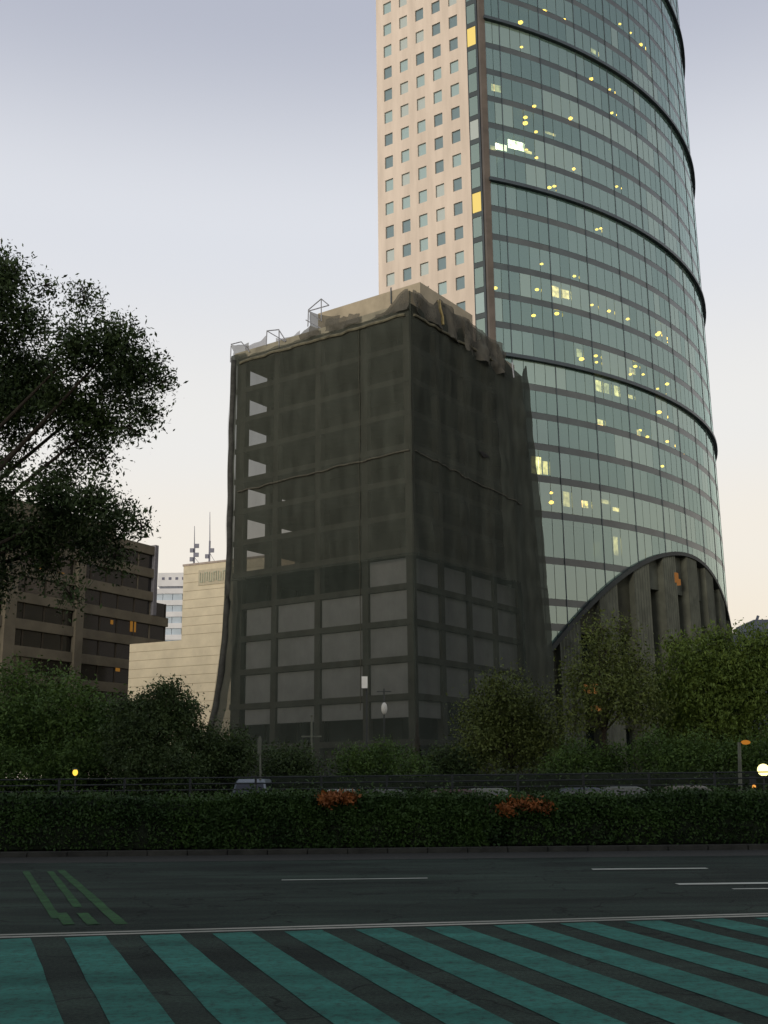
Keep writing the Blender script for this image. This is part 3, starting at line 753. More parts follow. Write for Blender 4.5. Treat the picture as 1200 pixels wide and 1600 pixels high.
while yy_ < 1030:
    obj('white_band', box(wx0, wx1, wy - .3, wy + 18, wz(yy_ + 8), wz(yy_)), white, wl)
    for k in range(4):
        xa = wx0 + (wx1 - wx0) * k / 4
        obj('window', box(xa + .05, xa + (wx1 - wx0) / 4 - .05, wy, wy + .3, wz(yy_ + 18), wz(yy_ + 8)), blue, wl)
    obj('storey_core', box(wx0 + .2, wx1, wy + .3, wy + 17, wz(yy_ + 18), wz(yy_ + 8)), white, wl)
    yy_ += 18

# ------------------------------------------------------------------ brown stepped office building
KD = Vector((.49, .872, 0)).normalized(); KN = Vector((-KD.y, KD.x, 0))       # along the face (away), into the building
KP = (-41.6, 150.0)
def kf(s0, s1, t0, t1, z0, z1): return fbox(KP, (KD.x, KD.y), (KN.x, KN.y), s0, s1, t0, t1, z0, z1)
brownb = thing('brown_office_building', (KP[0], KP[1], 0), 'brown concrete office building with dark ribbon windows behind the tree', 'building')
bcon = mat('brown_concrete', (.165, .148, .108), .9, .22, .4, bump=.15, bscale=3)
bdark = mat('brown_dark_glass', (.018, .018, .016), .12, .3, .3, spec=.7)
lit_o = emit('amber_window', (.9, .42, .08), .22)
def sK(px, y): return on_plane(px, y, KP, (KD.x, KD.y))[0]
s_hi, s_lo = sK(240, 890), sK(259, 970); sK0 = -26.0
fz = [on_plane(113, 947, KP, (KD.x, KD.y))[1] + 3.42 * k for k in range(-6, 4)]
pat = {(6, 3), (5, 7), (7, 2), (4, 2), (7, 4), (5, 4)}
lv = 0
for i, z in enumerate(fz):
    up_ = i >= 7
    s1 = s_hi if up_ else s_lo
    obj('spandrel_band', kf(sK0, s1 + .25, -.25, 22, z - .65, z + .65), bcon, brownb)
    if i == len(fz) - 1: break
    obj('storey_wall', kf(sK0 + .3, s1 - .3, .55, 21.5, z + .65, fz[i + 1] - .65), mat('brown_interior', (.03, .027, .02), .9, .3), brownb)
    nbay = 13
    for b in range(nbay):
        a = sK0 + (s1 - sK0) * b / nbay; c = sK0 + (s1 - sK0) * (b + 1) / nbay
        obj('window', kf(a + .12, c - .12, .18, .26, z + .66, fz[i + 1] - .66), bdark, brownb)
        obj('window_post', kf(c - .12, c + .12, .1, .5, z + .66, fz[i + 1] - .66), bcon if b % 4 == 3 else mat('brown_frame', (.06, .05, .035), .7, .2), brownb)
for (x_, y_, w_, h_) in ((67, 894, .9, 1.0), (97, 899, 1.1, .8), (209, 979, 1.2, 1.5), (176, 972, .5, .6), (185, 1045, .9, .7), (103, 980, 1.2, .5)):
    s_, z_ = on_plane(x_, y_, KP, (KD.x, KD.y)); obj('lit_window', kf(s_ - w_ / 2, s_ + w_ / 2, .12, .17, z_ - h_ / 2, z_ + h_ / 2), lit_o, brownb)
sc0 = sK(118, 1000)
obj('stair_pier', kf(sc0 - .7, sc0 + .7, -.6, .1, 0, fz[-1] + .6), bcon, brownb)
obj('stair_pier', kf(sK(8, 1000) - .9, sK(8, 1000) + .9, -.7, .1, 0, fz[-1] + .6), bcon, brownb)
obj('roof_plant', kf(sK0, s_hi - 5, 3, 15, fz[-1] + .65, fz[-1] + 3.2), bcon, brownb)
obj('end_wall', kf(s_hi - .2, s_hi + .5, -.4, 20, fz[6] + .7, fz[-1] + .9), mat('grey_blue_render', (.20, .20, .22), .9, .2), brownb)

# low building seen past the tower on the right
rb = thing('low_rooftop_building', (atY(1180, 1225, 240).x, 240, 0), 'far low grey building with rooftop gear behind the right-hand tree', 'building')
bl = mat('bluish_render', (.16, .18, .22), .85, .2, .4)
zr_ = atY(1165, 989, 240).z
x0_ = atY(1090, 989, 240).x; x1_ = atY(1290, 989, 240).x
obj('wall', box(x0_, x1_, 240, 262, 0, zr_), bl, rb)
obj('roof_plant', box(atY(1186, 980, 240).x, x1_, 243, 256, zr_, atY(1190, 968, 243).z), bl, rb)
pA, pB = atY(1168, 985, 240), atY(1175, 971, 240)
obj('leaning_pole', tube([(pA.x, 241, zr_ - .1), (pB.x, 241, pB.z)], .22, 6), bl, rb)
pA, pB = atY(1188, 970, 240), atY(1194, 958, 240)
obj('roof_mast', tube([(pA.x, 244, pA.z - .6), (pB.x, 244, pB.z)], .3, 6), bl, rb)
for k in range(8):
    xa = x0_ + (x1_ - x0_) * (k + .15) / 8
    for zf in (10, 16, 22): obj('window', box(xa, xa + 2.2, 239.93, 240.02, zf, zf + 2), bdark, rb)

# ------------------------------------------------------------------ foliage
def leaf_mat(name, c1, c2, sc=1.3):
    m = mat(name, c1, .65, .25, sc, spec=.25, col2=c2)
    return m
def leaves(blobs, n, size, seed, per=9, spread=.28, droop=0.0):
    """blobs: (x,y,z, rx,ry,rz, weight); sprigs of leaf-sized diamonds through each blob's volume"""
    r = np.random.default_rng(seed); B = np.array([b[:6] for b in blobs]); w = np.array([b[6] for b in blobs], float)
    ns = n // per; ix = r.choice(len(B), ns, p=w / w.sum())
    d = r.normal(size=(ns, 3)); d /= np.linalg.norm(d, axis=1)[:, None]
    rad = r.random(ns) ** .42
    # lumpy boundary
    lump = 1 + .28 * np.sin(d[:, 0] * 5 + ix) * np.cos(d[:, 2] * 6 + ix * 2) + .05 * r.normal(size=ns)
    P = B[ix, :3] + d * B[ix, 3:] * (rad * lump)[:, None]
    Pl = np.repeat(P, per, 0); N = len(Pl)
    off = r.normal(size=(N, 3)) * spread; off[:, 2] -= np.abs(off[:, 2]) * droop
    Pl = Pl + off
    a = r.normal(size=(N, 3)); a[:, 2] -= droop * 1.5; a /= np.linalg.norm(a, axis=1)[:, None]
    t = r.normal(size=(N, 3)); b = np.cross(a, t); b /= np.linalg.norm(b, axis=1)[:, None]
    s = size * (.45 + 1.1 * r.random(N) ** 1.6)[:, None]
    V = np.empty((N, 4, 3)); V[:, 0] = Pl - a * s; V[:, 1] = Pl + b * s * .42; V[:, 2] = Pl + a * s; V[:, 3] = Pl - b * s * .42
    return V.reshape(-1, 3)
def leaf_obj(name, V, m, parent):
    base = np.array(WL[parent.name]) if parent else np.zeros(3)
    n4 = len(V); nq = n4 // 4; me = bpy.data.meshes.new(name)
    me.vertices.add(n4); me.vertices.foreach_set('co', (V - base).astype(np.float32).ravel())
    me.loops.add(n4); me.loops.foreach_set('vertex_index', np.arange(n4, dtype=np.int32))
    me.polygons.add(nq); me.polygons.foreach_set('loop_start', np.arange(0, n4, 4, dtype=np.int32))
    me.materials.append(m); me.update(calc_edges=True); me.validate()
    o = bpy.data.objects.new(name, me); COL.objects.link(o)
    if parent: o.parent = parent
    WL[o.name] = Vector(base); return o
bark = mat('bark', (.045, .036, .026), .95, .4, 6, bump=.6, bscale=25, stretch=(1, 1, .2))
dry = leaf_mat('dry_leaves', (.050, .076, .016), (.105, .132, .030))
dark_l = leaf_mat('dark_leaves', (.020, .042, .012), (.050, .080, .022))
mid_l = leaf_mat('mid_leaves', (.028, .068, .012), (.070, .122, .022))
bright_l = leaf_mat('bright_leaves', (.048, .092, .012), (.112, .160, .026))
hedge_l = leaf_mat('hedge_leaves', (.014, .040, .008), (.038, .078, .014), .8)
red_l = leaf_mat('red_leaves', (.13, .045, .012), (.30, .105, .026), 3)

def px_tree(name, label, Y, base_px, blobs_px, n, size, m, seed, trunk_r=.18, group=None, sp=.28, dep=1.0, droop=0.0, per=9, jit=1.2, cat='tree', forks=True):
    rr = random.Random(seed); k = Y / FPX
    b0 = atY(base_px, 1230, Y); base = Vector((b0.x, Y, .1))
    t = thing(name, base, label, cat, group)
    bl_ = []
    for q in blobs_px:
        x, y, r_ = q[:3]; w = q[3] if len(q) > 3 else 1.0
        p = atY(x, y, Y + rr.uniform(-jit, jit)); rm = r_ * k
        asp = q[4] if len(q) > 4 else 1.0
        bl_.append((p.x, p.y, p.z, rm * asp, rm * dep * max(1, asp * .8), rm / asp, w * r_ * r_))
    leaf_obj('crown', leaves(bl_, n, size, seed, per, sp, droop), m, t)
    tw = []
    for b in bl_:
        for _ in range(7):
            d_ = Vector((rr.gauss(0, 1), rr.gauss(0, 1), rr.gauss(0, 1))).normalized()
            e = Vector(b[:3]) + Vector((d_.x * b[3], d_.y * b[4], d_.z * b[5])) * rr.uniform(.8, 1.15)
            c0 = Vector(b[:3]); m0 = c0.lerp(e, .55) + Vector((rr.uniform(-.1, .1), rr.uniform(-.1, .1), rr.uniform(-.05, .15)))
            tw.append(tube([c0, m0, e], [.035, .02, .006], 4, False))
    tag(obj('twigs', join(*tw), bark, t), kind='stuff')
    if forks:
        top = max(b[2] for b in bl_); zc = base.z + (sum(b[2] for b in bl_) / len(bl_) - base.z) * .55
        mid = Vector((base.x + rr.uniform(-.3, .3), base.y, zc))
        obj('trunk', tube([base - Vector((0, 0, .15)), base + (mid - base) * .5 + Vector((rr.uniform(-.15, .15), 0, 0)), mid], [trunk_r * 1.3, trunk_r, trunk_r * .85], 10), bark, t)
        for b in sorted(bl_, key=lambda q: -q[6])[:14]:
            e = Vector(b[:3]); c = mid.lerp(e, .5) + Vector((rr.uniform(-.4, .4), rr.uniform(-.4, .4), rr.uniform(0, .5)))
            obj('branch', tube([mid, c, e], [trunk_r * .55, trunk_r * .33, trunk_r * .1], 7), bark, t)
    return t
TREES = [
 # big tree on the left edge
 dict(name='street_tree', label='large dark broad-leaved tree reaching in from the left edge, in front of the brown building', Y=38, base_px=-230,
  blobs_px=[(0, 435, 44), (-45, 520, 105, .9), (40, 500, 30), (70, 446, 18, .35), (132, 470, 30, .45), (120, 545, 42), (182, 535, 40), (186, 592, 42), (226, 575, 30), (252, 598, 18, .6),
            (40, 605, 58, 1.1), (104, 632, 46, 1.2), (75, 575, 26, .7), (160, 655, 42), (228, 645, 26, .7), (205, 672, 22, .5), (0, 640, 60), (125, 700, 30, .7), (160, 722, 22, .5), (95, 745, 28, .7), (15, 730, 22, .4), (60, 765, 24, .7), (40, 700, 18, .4),
            (10, 832, 38, 1.2), (100, 800, 40, 1.2), (150, 785, 30, 1.0), (186, 812, 30, 1.0), (60, 840, 34, 1.0), (222, 822, 16, .6), (135, 845, 42, .8), (70, 880, 34, .5), (180, 870, 28, .5), (-10, 770, 34, .8), (-20, 900, 50, .7), (110, 930, 30, .25)],
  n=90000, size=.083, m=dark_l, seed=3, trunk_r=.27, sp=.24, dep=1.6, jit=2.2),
 # right trees
 dict(name='street_tree', label='bright green weeping tree at the right edge beside the arched entrance', Y=72, base_px=1118,
  blobs_px=[(1090, 1050, 62), (1150, 1040, 62), (1050, 1095, 48), (1110, 1120, 66), (1180, 1085, 58), (1195, 1030, 40), (1060, 1010, 26, .5), (1120, 1000, 26, .6), (1160, 1150, 46, .8), (1060, 1150, 40, .7), (1205, 1000, 30, .8)],
  n=60000, size=.115, m=bright_l, seed=11, trunk_r=.22, sp=.40, droop=.7),
 dict(name='street_tree', label='thin brownish tree with a dark slender trunk in front of the arched entrance', Y=70, base_px=946,
  blobs_px=[(945, 1020, 40, .55), (985, 1050, 40, .6), (905, 1060, 34, .5), (950, 1085, 44, .6), (1000, 1100, 40, .6), (900, 1120, 36, .5), (935, 980, 22, .3), (970, 985, 22, .3)],
  n=17000, size=.105, m=dry, seed=12, trunk_r=.14, sp=.42),
 dict(name='street_tree', label='sparse olive tree at the foot of the netted block, right of centre', Y=74, base_px=800,
  blobs_px=[(790, 1090, 40, .8), (760, 1120, 44), (830, 1125, 46), (800, 1160, 56), (750, 1175, 40), (850, 1175, 42), (775, 1070, 22, .5)],
  n=27000, size=.11, m=dry, seed=13, trunk_r=.15, sp=.42),
 # left mid trees
 dict(name='street_tree', label='bushy dark tree with an upright tip against the beige building', Y=62, base_px=250,
  blobs_px=[(262, 1090, 24), (240, 1110, 34), (280, 1115, 30), (210, 1120, 30), (250, 1150, 56), (205, 1165, 44), (300, 1150, 22), (190, 1110, 16, .7), (267, 1077, 9, 1.4), (295, 1115, 15)],
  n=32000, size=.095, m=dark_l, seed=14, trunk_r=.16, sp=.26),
 dict(name='street_tree', label='wide dark tree in front of the brown building at the left edge', Y=66, base_px=70,
  blobs_px=[(40, 1110, 60), (110, 1110, 50), (160, 1130, 40), (0, 1150, 60), (80, 1170, 60), (140, 1180, 48), (20, 1060, 30, .5), (90, 1065, 24, .4)],
  n=42000, size=.105, m=mid_l, seed=15, trunk_r=.2, sp=.34),
]
for kw in TREES: px_tree(**kw)
BUSH = [
 ('shrub', 'low dark shrub between the beige building and the pale posts', 64, 345, [(330, 1165, 34), (370, 1180, 40), (345, 1200, 50), (310, 1195, 40)], 12000, dark_l, 21),
 ('shrub', 'dark shrub behind the pale crossbar post', 68, 450, [(430, 1195, 34), (470, 1200, 34), (450, 1215, 44)], 8000, dark_l, 22),
 ('shrub', 'dark green shrub under the white floodlight', 70, 575, [(550, 1195, 34), (600, 1190, 36), (575, 1212, 48), (640, 1205, 34)], 9000, mid_l, 23),
 ('shrub', 'dark shrub under the olive tree', 72, 700, [(690, 1195, 30), (720, 1200, 34), (660, 1212, 30)], 7000, dark_l, 24),
 ('shrub', 'dark shrub at the foot of the slender trunk', 68, 930, [(900, 1190, 34), (960, 1195, 34), (930, 1212, 44), (870, 1210, 30)], 9000, mid_l, 25),
 ('shrub', 'dark shrub under the bright green tree', 66, 1060, [(1020, 1180, 38), (1080, 1185, 42), (1050, 1210, 44), (1120, 1195, 40)], 12000, mid_l, 26),
 ('shrub', 'dark shrub behind the white globe lamp', 66, 1180, [(1160, 1190, 36), (1210, 1180, 44), (1190, 1215, 40)], 8000, mid_l, 27),
 ('shrub', 'low dark shrub by the small yellow lamp', 64, 110, [(60, 1205, 40), (120, 1200, 44), (180, 1205, 40), (5, 1205, 40)], 12000, mid_l, 28),
 ('shrub', 'dark shrub under the tree with the upright tip', 60, 245, [(220, 1205, 36), (270, 1205, 38), (300, 1215, 30)], 9000, dark_l, 29),
]
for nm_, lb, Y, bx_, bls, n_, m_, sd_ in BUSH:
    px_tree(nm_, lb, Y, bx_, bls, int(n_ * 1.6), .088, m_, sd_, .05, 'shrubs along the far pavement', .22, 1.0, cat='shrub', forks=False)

# hedge: three clipped lengths with humped tops
def hedge(x0, x1, label, humps, seed, n):
    t = thing('hedge', ((x0 + x1) / 2, HB + 1.2, .1), label, 'hedge', 'hedge along the median')
    def top(x): return 1.27 + sum(h * math.exp(-((x - c) / w) ** 2) for c, w, h in humps) + .09 * nz(x * .55, seed) + .06 * nz(x * 1.7, seed + 3)
    V, F = [], []; N = max(8, int((x1 - x0) / .35)); prof = [(0, .05), (-.02, .45), (.12, .85), (.5, 1.0), (1.4, 1.0), (1.9, .85), (2.1, .05)]
    for i in range(N + 1):
        x = x0 + .12 + (x1 - x0 - .24) * i / N; e = min(1, 1.5 * min(i, N - i) / N * (x1 - x0) / 1.2 + .35)
        for (dy, dz) in prof: V.append((x, HB + .22 + dy + (1 - e) * (1.0 - dy) * .5 + .06 * nz(x * 2, dy * 3), .1 + (top(x) - .16) * dz * min(1, .6 + .4 * e)))
    m_ = len(prof)
    for i in range(N):
        for j in range(m_ - 1): F.append((i * m_ + j, (i + 1) * m_ + j, (i + 1) * m_ + j + 1, i * m_ + j + 1))
    F += [tuple(range(m_)), tuple(reversed(range(N * m_, N * m_ + m_)))]
    obj('twig_core', (V, F), mat('hedge_core', (.010, .016, .006), .95, .5, 4, bump=.8, bscale=18), t, True)
    r = np.random.default_rng(seed); u = r.random(n); xx = x0 + (x1 - x0) * r.random(n)
    tp = np.array([top(x) for x in xx]); yy = np.empty(n); zz_ = np.empty(n)
    fr = u < .62
    zz_[fr] = .14 + (tp[fr] - .1) * r.random(fr.sum()) ** .85; yy[fr] = HB + .16 + .14 * r.random(fr.sum()) + .32 * np.maximum(0, zz_[fr] / tp[fr] - .75) * 2
    tpm = ~fr; k_ = tpm.sum(); yy[tpm] = HB + .3 + 1.8 * r.random(k_); zz_[tpm] = .02 + tp[tpm] - .10 * r.random(k_) + np.abs(r.normal(size=k_)) ** 1.6 * .06
    P = np.stack([xx, yy, zz_], 1)
    a = r.normal(size=(n, 3)); a /= np.linalg.norm(a, axis=1)[:, None]; q = r.normal(size=(n, 3)); b = np.cross(a, q); b /= np.linalg.norm(b, axis=1)[:, None]
    s = (.045 * (.6 + .9 * r.random(n)))[:, None]
    LV = np.empty((n, 4, 3)); LV[:, 0] = P - a * s; LV[:, 1] = P + b * s * .5; LV[:, 2] = P + a * s; LV[:, 3] = P - b * s * .5
    leaf_obj('foliage', LV.reshape(-1, 3), hedge_l, t)
hx = lambda px: atY(px, 1250, HB + .8).x
hedge(-22, hx(322), 'rounded dark green hedge at the left edge of the median', [(-8.5, 2.5, .14), (-14, 3, .1)], 5, 42000)
hedge(hx(318), hx(760), 'long flat dark green hedge in the middle of the median', [(-1, 3, .06), (-3.6, 1, .05)], 6, 48000)
hedge(hx(756), 22, 'dark green hedge at the right side of the median beyond the red bush', [(8, 3, .03)], 8, 56000)
def red_bush(px, py, r_px, label, seed, sq):
    p = atY(px, py, HB + .45); k = (HB + 1) / FPX * r_px
    t = thing('red_leaved_bush', (p.x, HB + .45, .1), label, 'bush', 'red-leaved bushes in the hedge')
    leaf_obj('foliage', leaves([(p.x, HB + .45, p.z, k, .35, k * sq, 1), (p.x - k * .7, HB + .4, p.z - k * sq * .6, k * .5, .4, k * sq, .5), (p.x + k * .6, HB + .4, p.z - k * sq * .5, k * .45, .4, k * sq * .8, .4)], 2600, .05, seed, 5, .06), red_l, t)
    obj('stem', tube([(p.x, HB + .45, .05), (p.x + .03, HB + .45, .6), (p.x, HB + .45, p.z)], [.04, .03, .015], 6), bark, t)
red_bush(822, 1258, 40, 'orange-red leaved bush poking out of the hedge right of centre', 31, .20)
red_bush(530, 1246, 26, 'small reddish bush tip on the hedge under the white car', 32, .24)

fh = thing('hedge', (0, 63.6, .14), 'low far hedge added along the far pavement to darken the gaps behind the cars', 'hedge')  # added hedge, closes the bright sky gaps below the trees
V, F = [], []
for i in range(81):
    x = -40 + i; h_ = 2.1 + .3 * nz(x * .3, 77) + .1 * nz(x * 1.1, 3)
    for dy, dz in ((0, .1), (.05, .7), (.4, 1), (1.1, 1), (1.5, .1)): V.append((x, 63.2 + dy, dz * h_))
for i in range(80):
    for j in range(4): F.append((i * 5 + j, i * 5 + 5 + j, i * 5 + 6 + j, i * 5 + j + 1))
obj('twig_core', (V, F), MATS['hedge_core'], fh, True)
leaf_obj('foliage', leaves([(-40 + i * 1.0, 63.9, 1.35 + .2 * nz(i * .3, 77), .75, .8, 1.1, 1) for i in range(81)], 42000, .085, 41, 6, .12), dark_l, fh)

# ------------------------------------------------------------------ vehicles on the far carriageway
cglass = mat('car_glass', (.015, .018, .02), .08, .2, spec=.8)
tyre = mat('tyre_rubber', (.012, .012, .012), .9, .2); rimm = mat('wheel_rim', (.3, .3, .31), .35, .1, metallic=.7)
CARM = {}
def car(name, label, x, y, rz, col, cat='car', van=False):
    t = thing(name, (x, y, .01), label, cat, 'vehicles on the far carriageway'); t.rotation_euler[2] = rz
    L_, Wd = (4.9, 1.85) if van else (4.3, 1.75)
    if van: prof = [(-.5, .35), (.5, .35), (.5, .85), (.47, 1.0), (.34, 1.15), (.24, 1.85), (.18, 2.0), (-.47, 2.0), (-.5, 1.85)]; belt = 1.12
    else: prof = [(-.5, .38), (.5, .38), (.505, .62), (.47, .80), (.24, .92), (.10, 1.36), (.04, 1.44), (-.22, 1.45), (-.30, 1.40), (-.43, .98), (-.5, .92)]; belt = .94
    V, F = [], []; N = len(prof)
    for sy, inset in ((-1, 1), (-1, 0), (1, 0), (1, 1)):
        for (px_, pz) in prof:
            tumble = max(0, pz - belt) * .22
            V.append((px_ * L_ * (.985 if inset else 1), sy * (Wd / 2 - tumble - (0 if inset else .0) - (0.0 if inset else -.0)) * (1 if inset else .94), pz))
    V = [(p[0], p[1], p[2]) for p in V]
    # ring order: side skin (-), shoulder (-), shoulder (+), side skin (+): shoulders slightly proud at top
    for i, (px_, pz) in enumerate(prof):
        tumble = max(0, pz - belt) * .22
        V[i] = (px_ * L_ * .97, -(Wd / 2 - tumble), pz if pz < .5 else pz - .05); V[N + i] = (px_ * L_, -(Wd / 2 - tumble - .09), pz)
        V[2 * N + i] = (px_ * L_, Wd / 2 - tumble - .09, pz); V[3 * N + i] = (px_ * L_ * .97, Wd / 2 - tumble, pz if pz < .5 else pz - .05)
    for r_ in range(3):
        for i in range(N): F.append((r_ * N + i, r_ * N + (i + 1) % N, (r_ + 1) * N + (i + 1) % N, (r_ + 1) * N + i))
    F += [tuple(reversed(range(N))), tuple(range(3 * N, 4 * N))]
    cm = mat('car_paint_' + name + str(len(CARM)), col, .3, .05, spec=.6); CARM[len(CARM)] = 1
    def lobj(nm_, vf, m, par=None, smooth=False):
        o = bpy.data.objects.new(nm_, mesh_data(nm_, *vf, m, smooth)); COL.objects.link(o); o.parent = par or t; WL[o.name] = Vector((x, y, .01)); return o
    body = lobj('body', (V, F), cm)
    def side_win(x0, x1, x2, x3, z0, z1, sy):
        w0 = Wd / 2 - max(0, z0 - belt) * .22 + .006; w1 = Wd / 2 - max(0, z1 - belt) * .22 + .006
        v = [(x0, sy * w0, z0), (x1, sy * w0, z0), (x2, sy * w1, z1), (x3, sy * w1, z1)]; v += [(a, b - sy * .02, c) for a, b, c in v]
        f = [(0, 1, 2, 3), (7, 6, 5, 4), (0, 4, 5, 1), (1, 5, 6, 2), (2, 6, 7, 3), (3, 7, 4, 0)]
        lobj('side_window', (v, f), cglass, body)
    for sy in (-1, 1):
        if van: side_win(.2, 1.35, 1.0, .2, 1.2, 1.8, sy); side_win(-.9, .1, .1, -.9, 1.2, 1.8, sy); side_win(-2.1, -1.0, -1.0, -2.1, 1.2, 1.8, sy)
        else: side_win(-.35, .85, .35, -.3, .96, 1.30, sy); side_win(-1.6, -.45, -.4, -1.2, .96, 1.30, sy)
    fa, fb = (prof[4], prof[5]) if van else (prof[4], prof[5])
    v = []
    for (q, e) in ((.12, .78), (.9, .68)):
        px_ = (fa[0] + (fb[0] - fa[0]) * q) * L_ + .02; pz = fa[1] + (fb[1] - fa[1]) * q + .015
        v += [(px_, -e, pz), (px_, e, pz)]
    lobj('windscreen', (v + [(a - .02, b, c - .02) for a, b, c in v], [(0, 1, 3, 2), (4, 6, 7, 5), (0, 4, 5, 1), (2, 3, 7, 6)]), cglass, body)
    for wx in (.31 * L_, -.30 * L_):
        for sy in (-1, 1):
            w_ = lobj('wheel', tube([(wx, sy * (Wd / 2 - .20), .32), (wx, sy * (Wd / 2 + .01), .32)], .32, 18), tyre)
            lobj('rim', tube([(wx, sy * (Wd / 2 - .02), .32), (wx, sy * (Wd / 2 + .025), .32)], .2, 12), rimm, w_)
    for sy in (-1, 1):
        lobj('headlight', box(.478 * L_, .498 * L_ + .02, sy * .62 - .16, sy * .62 + .16, .64, .78), mat('headlight_lens', (.6, .6, .55), .15, .05), body)
        lobj('tail_light', box(-.5 * L_ - .02, -.49 * L_, sy * .66 - .12, sy * .66 + .12, .7, .86), mat('tail_lens', (.35, .02, .015), .2, .05), body)
    return t
car('white_van', 'white van with dark windscreen facing the camera, by the leaning pale post', atY(395, 1230, 61).x, 61, -pi / 2, (.15, .18, .20), 'van', True)  # body colours from here on are dimmed to hold the dusk
car('parked_car', 'white car seen above the middle of the hedge', atY(532, 1230, 60).x, 60, -pi / 2 + .05, (.30, .32, .28))
car('parked_car', 'silver grey car roof above the hedge between the white car and the maroon one', atY(615, 1235, 55).x, 55, .0, (.05, .06, .05))
car('parked_car', 'maroon car roof just above the hedge left of the red bush', atY(690, 1242, 45).x, 45, pi, (.05, .010, .012))
car('parked_car', 'pale car roof just above the hedge over the red bush', atY(775, 1240, 54).x, 54, 0, (.13, .14, .11))
car('parked_car', 'blue grey car roof above the hedge right of the red bush', atY(890, 1240, 50).x, 50, pi, (.035, .045, .055))
car('parked_car', 'pale silver car roof above the hedge under the slender trunk', atY(985, 1240, 57).x, 57, 0, (.10, .11, .09))
car('parked_car', 'white car above the hedge near the white globe lamp', atY(1085, 1238, 60).x, 60, .06, (.14, .13, .10))

# ------------------------------------------------------------------ street furniture
palep = mat('pale_post_paint', (.12, .13, .10), .6, .25, 3)
darkp = mat('dark_post_paint', (.03, .035, .035), .6, .25, 3)
def post(name, label, px, ytop, Y, r, m, cat, extra, group=None, lean=0.0):
    b = atY(px, 1230, Y); t_ = atY(px + lean, ytop, Y)
    t = thing(name, (b.x, Y, .1), label, cat, group)
    obj('pole', tube([(b.x, Y, .0), (b.x, Y, .35), (b.x, Y, .36), (t_.x, Y, t_.z)], [r * 1.9, r * 1.9, r, r * .8], 10), m, t)
    extra(t, b, t_); return t
def ex_floodbox(t, b, p):
    obj('arm', tube([(p.x, p.y, p.z - .1), (p.x - .15, p.y - .25, p.z)], .03, 6), darkp, t)
    h = obj('sign_box', box(p.x - .34, p.x + .06, p.y - .42, p.y - .28, p.z - .35, p.z + .45), mat('white_sign_box', (.80, .80, .74), .5, .05), t)
    obj('rim', box(p.x - .36, p.x + .08, p.y - .279, p.y - .2, p.z - .37, p.z + .47), darkp, h)
post('floodlight_post', 'slim dark post with a small white box near its top, left of the block corner', 573, 1068, 78, .07, darkp, 'post', ex_floodbox)
def ex_white_lamp(t, b, p):
    obj('lamp_head', ball((p.x, p.y - .1, p.z - 1.35), .26, 12, 8, (.8, .8, 1.6)), mat('white_lamp_head', (.55, .55, .5), .4, .1), t)
    obj('bracket', tube([(p.x, p.y, p.z - .6), (p.x, p.y - .12, p.z - 1.0)], .035, 6), darkp, t)
    obj('crossarm', tube([(p.x - .5, p.y, p.z - .2), (p.x + .5, p.y, p.z - .2)], .03, 6), darkp, t)
post('lamp_post', 'lamp post with an oval white lamp right of the white box post', 600, 1076, 78, .06, darkp, 'lamp post', ex_white_lamp)
def ex_cross(t, b, p):
    obj('crossbar', box(p.x - .62, p.x + .62, p.y - .05, p.y + .05, p.z - 1.30, p.z - 1.22), palep, t)
    obj('cap', ball((p.x, p.y, p.z), .1, 8, 6), palep, t)
post('street_post', 'pale street post with a thin crossbar in front of the netted block', 487, 1118, 70, .075, palep, 'post', ex_cross)
def ex_sign(t, b, p):
    obj('plate', box(p.x - .1, p.x + .1, p.y - .1, p.y - .07, p.z - .9, p.z - .1), palep, t)
    obj('clamp', tube([(p.x, p.y - .08, p.z - .5), (p.x, p.y + .08, p.z - .5)], .05, 6), darkp, t)
post('street_post', 'pale leaning post with a narrow plate beside the white van', 408, 1150, 60, .06, palep, 'post', ex_sign, lean=-2)
def ex_globe(t, b, p):
    obj('globe', ball((p.x, p.y, p.z), .30, 16, 12), emit('white_globe', (1.0, .90, .35), 2.6), t)
    obj('collar', tube([(p.x, p.y, p.z - .42), (p.x, p.y, p.z - .26)], [.06, .12], 10), darkp, t)
post('globe_lamp', 'bright lit globe lamp at the right edge above the hedge', 1193, 1203, 58, .05, darkp, 'lamp', ex_globe)
def ex_yellow(t, b, p):
    obj('lamp_head', ball((p.x, p.y - .05, p.z), .13, 10, 8, (1, 1, 1.2)), emit('small_yellow_lamp', (1.0, .65, .08), 1.4), t)
    obj('hood', tube([(p.x, p.y - .05, p.z + .13), (p.x, p.y - .05, p.z + .2)], [.16, .05], 10), darkp, t)
post('garden_lamp', 'small yellow lit lamp in the dark shrubs at the left', 118, 1207, 56, .04, darkp, 'lamp', ex_yellow)
def ex_orange(t, b, p):
    obj('arm', tube([(p.x, p.y, p.z - .1), (p.x + .3, p.y, p.z + .05)], .04, 6), palep, t)
    obj('lamp_head', ball((p.x + .35, p.y, p.z), .2, 10, 8, (1.3, 1, .6)), emit('dim_orange_lamp', (.8, .3, .04), .5), t)
post('lamp_post', 'pale lamp post with a dim orange lamp near the right edge', 1155, 1160, 62, .11, palep, 'lamp post', ex_orange)
def ex_amber(t, b, p):
    obj('housing', box(p.x - .13, p.x + .13, p.y - .1, p.y + .1, p.z - .2, p.z + .5), darkp, t)
    obj('lens', tube([(p.x, p.y - .1, p.z), (p.x, p.y - .14, p.z)], .09, 10), emit('amber_lens', (1.0, .42, .08), 1.0), t)
post('traffic_signal', 'small amber signal low beside the globe lamp', 1177, 1229, 57, .04, darkp, 'signal', ex_amber)

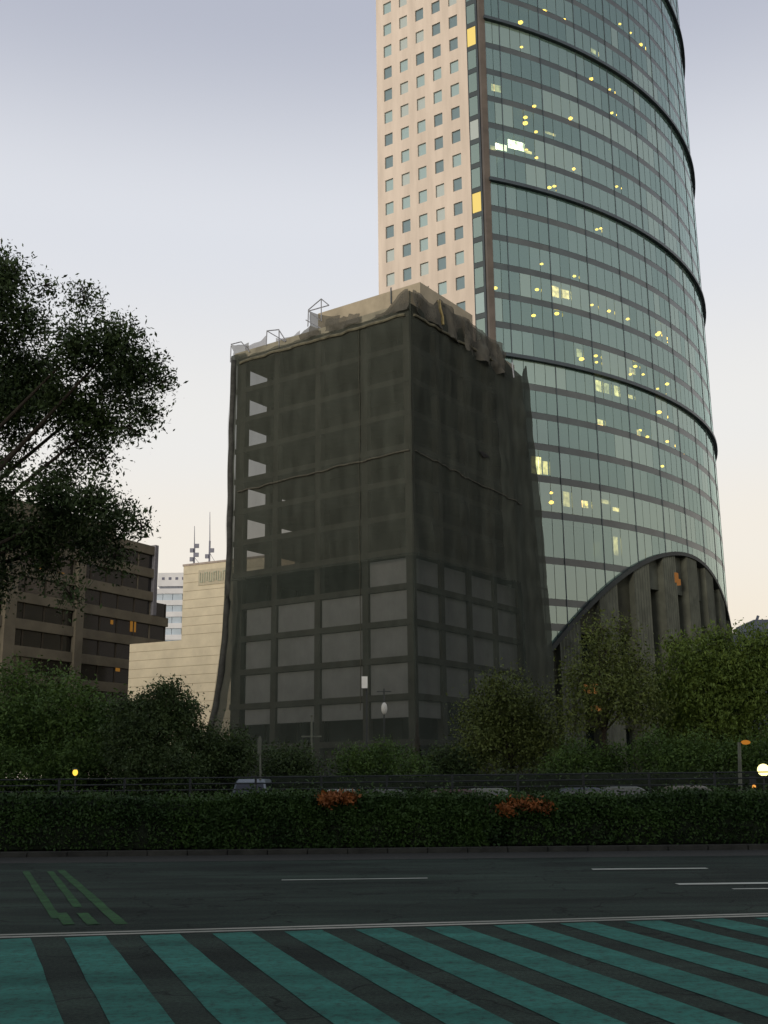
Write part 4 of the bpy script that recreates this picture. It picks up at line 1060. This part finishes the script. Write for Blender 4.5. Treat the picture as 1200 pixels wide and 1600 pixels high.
# railings in front of the netted block
def railing(px0, px1, Y, label, h=1.9):
    a, b = atY(px0, 1230, Y), atY(px1, 1230, Y)
    t = thing('railing_fence', (a.x, Y, .14), label, 'fence', 'railings before the building sites')
    for z in (.35, h - .12): obj('rail', box(a.x, b.x, Y - .03, Y + .03, z, z + .06), darkp, t)
    n = int((b.x - a.x) / 2.4)
    for k in range(n + 1):
        x_ = a.x + (b.x - a.x) * k / n; obj('post', box(x_ - .06, x_ + .06, Y - .07, Y + .06, .1, h + .12), darkp, t)
    bars = []; x_ = a.x + .15
    while x_ < b.x: bars.append(box(x_ - .013, x_ + .013, Y - .012, Y + .012, .3, h)); x_ += .17
    tag(obj('bars', join(*bars), darkp, t), kind='stuff')
railing(330, 640, 76, 'dark upright railings behind the pale posts, below the netted block', 3.0)
railing(645, 1010, 80, 'dark railings under the olive tree and slender trunk', 2.2)

gr = thing('guard_railing', (0, HB + 3.9, .1), 'thin dark guard railing running just behind the hedge', 'railing')
for k in range(-16, 17): obj('post', box(k * 1.9 - .03, k * 1.9 + .03, HB + 3.87, HB + 3.93, .1, 1.95), darkp, gr)
for z in (1.58, 1.75, 1.92): obj('rail', tube([(-31, HB + 3.9, z), (31, HB + 3.9, z)], .022, 6), darkp, gr)
# site hoarding at the foot of the netted block and street wall under the tower
hb = thing('site_hoarding', bp(0, -3, 0), 'dark plank hoarding round the foot of the netted block', 'hoarding')
hm = mat('dark_hoarding', (.022, .026, .022), .8, .35, .8)
a = -1.0
while a < 26:
    obj('board', fbox(bp(0, -3.0, 0)[:2], U[:2], Vd[:2], a, a + 1.18, 0, .05, .1, 3.4 + .04 * nz(a, 3)), hm, hb); a += 1.2
a = .0
while a < 28:
    obj('board', fbox(bp(-3.0, -3, 0)[:2], Vd[:2], (-U)[:2], a, a + 1.18, 0, .05, .1, 3.4 + .04 * nz(a, 4)), hm, hb); a += 1.2

# unseen block added behind the viewpoint: placed to keep the low sun off the street
bk = thing('shade_block', (-45, -58, 0), 'unseen grey block added behind the viewpoint to shade the street', 'building')
obj('wall', box(-150, 70, -80, -58, 0, 34), mat('grey_render', (.20, .19, .17), .9, .2, .2), bk)
obj('parapet', box(-150.3, 70.3, -80.3, -57.7, 34, 35), bcon, bk)
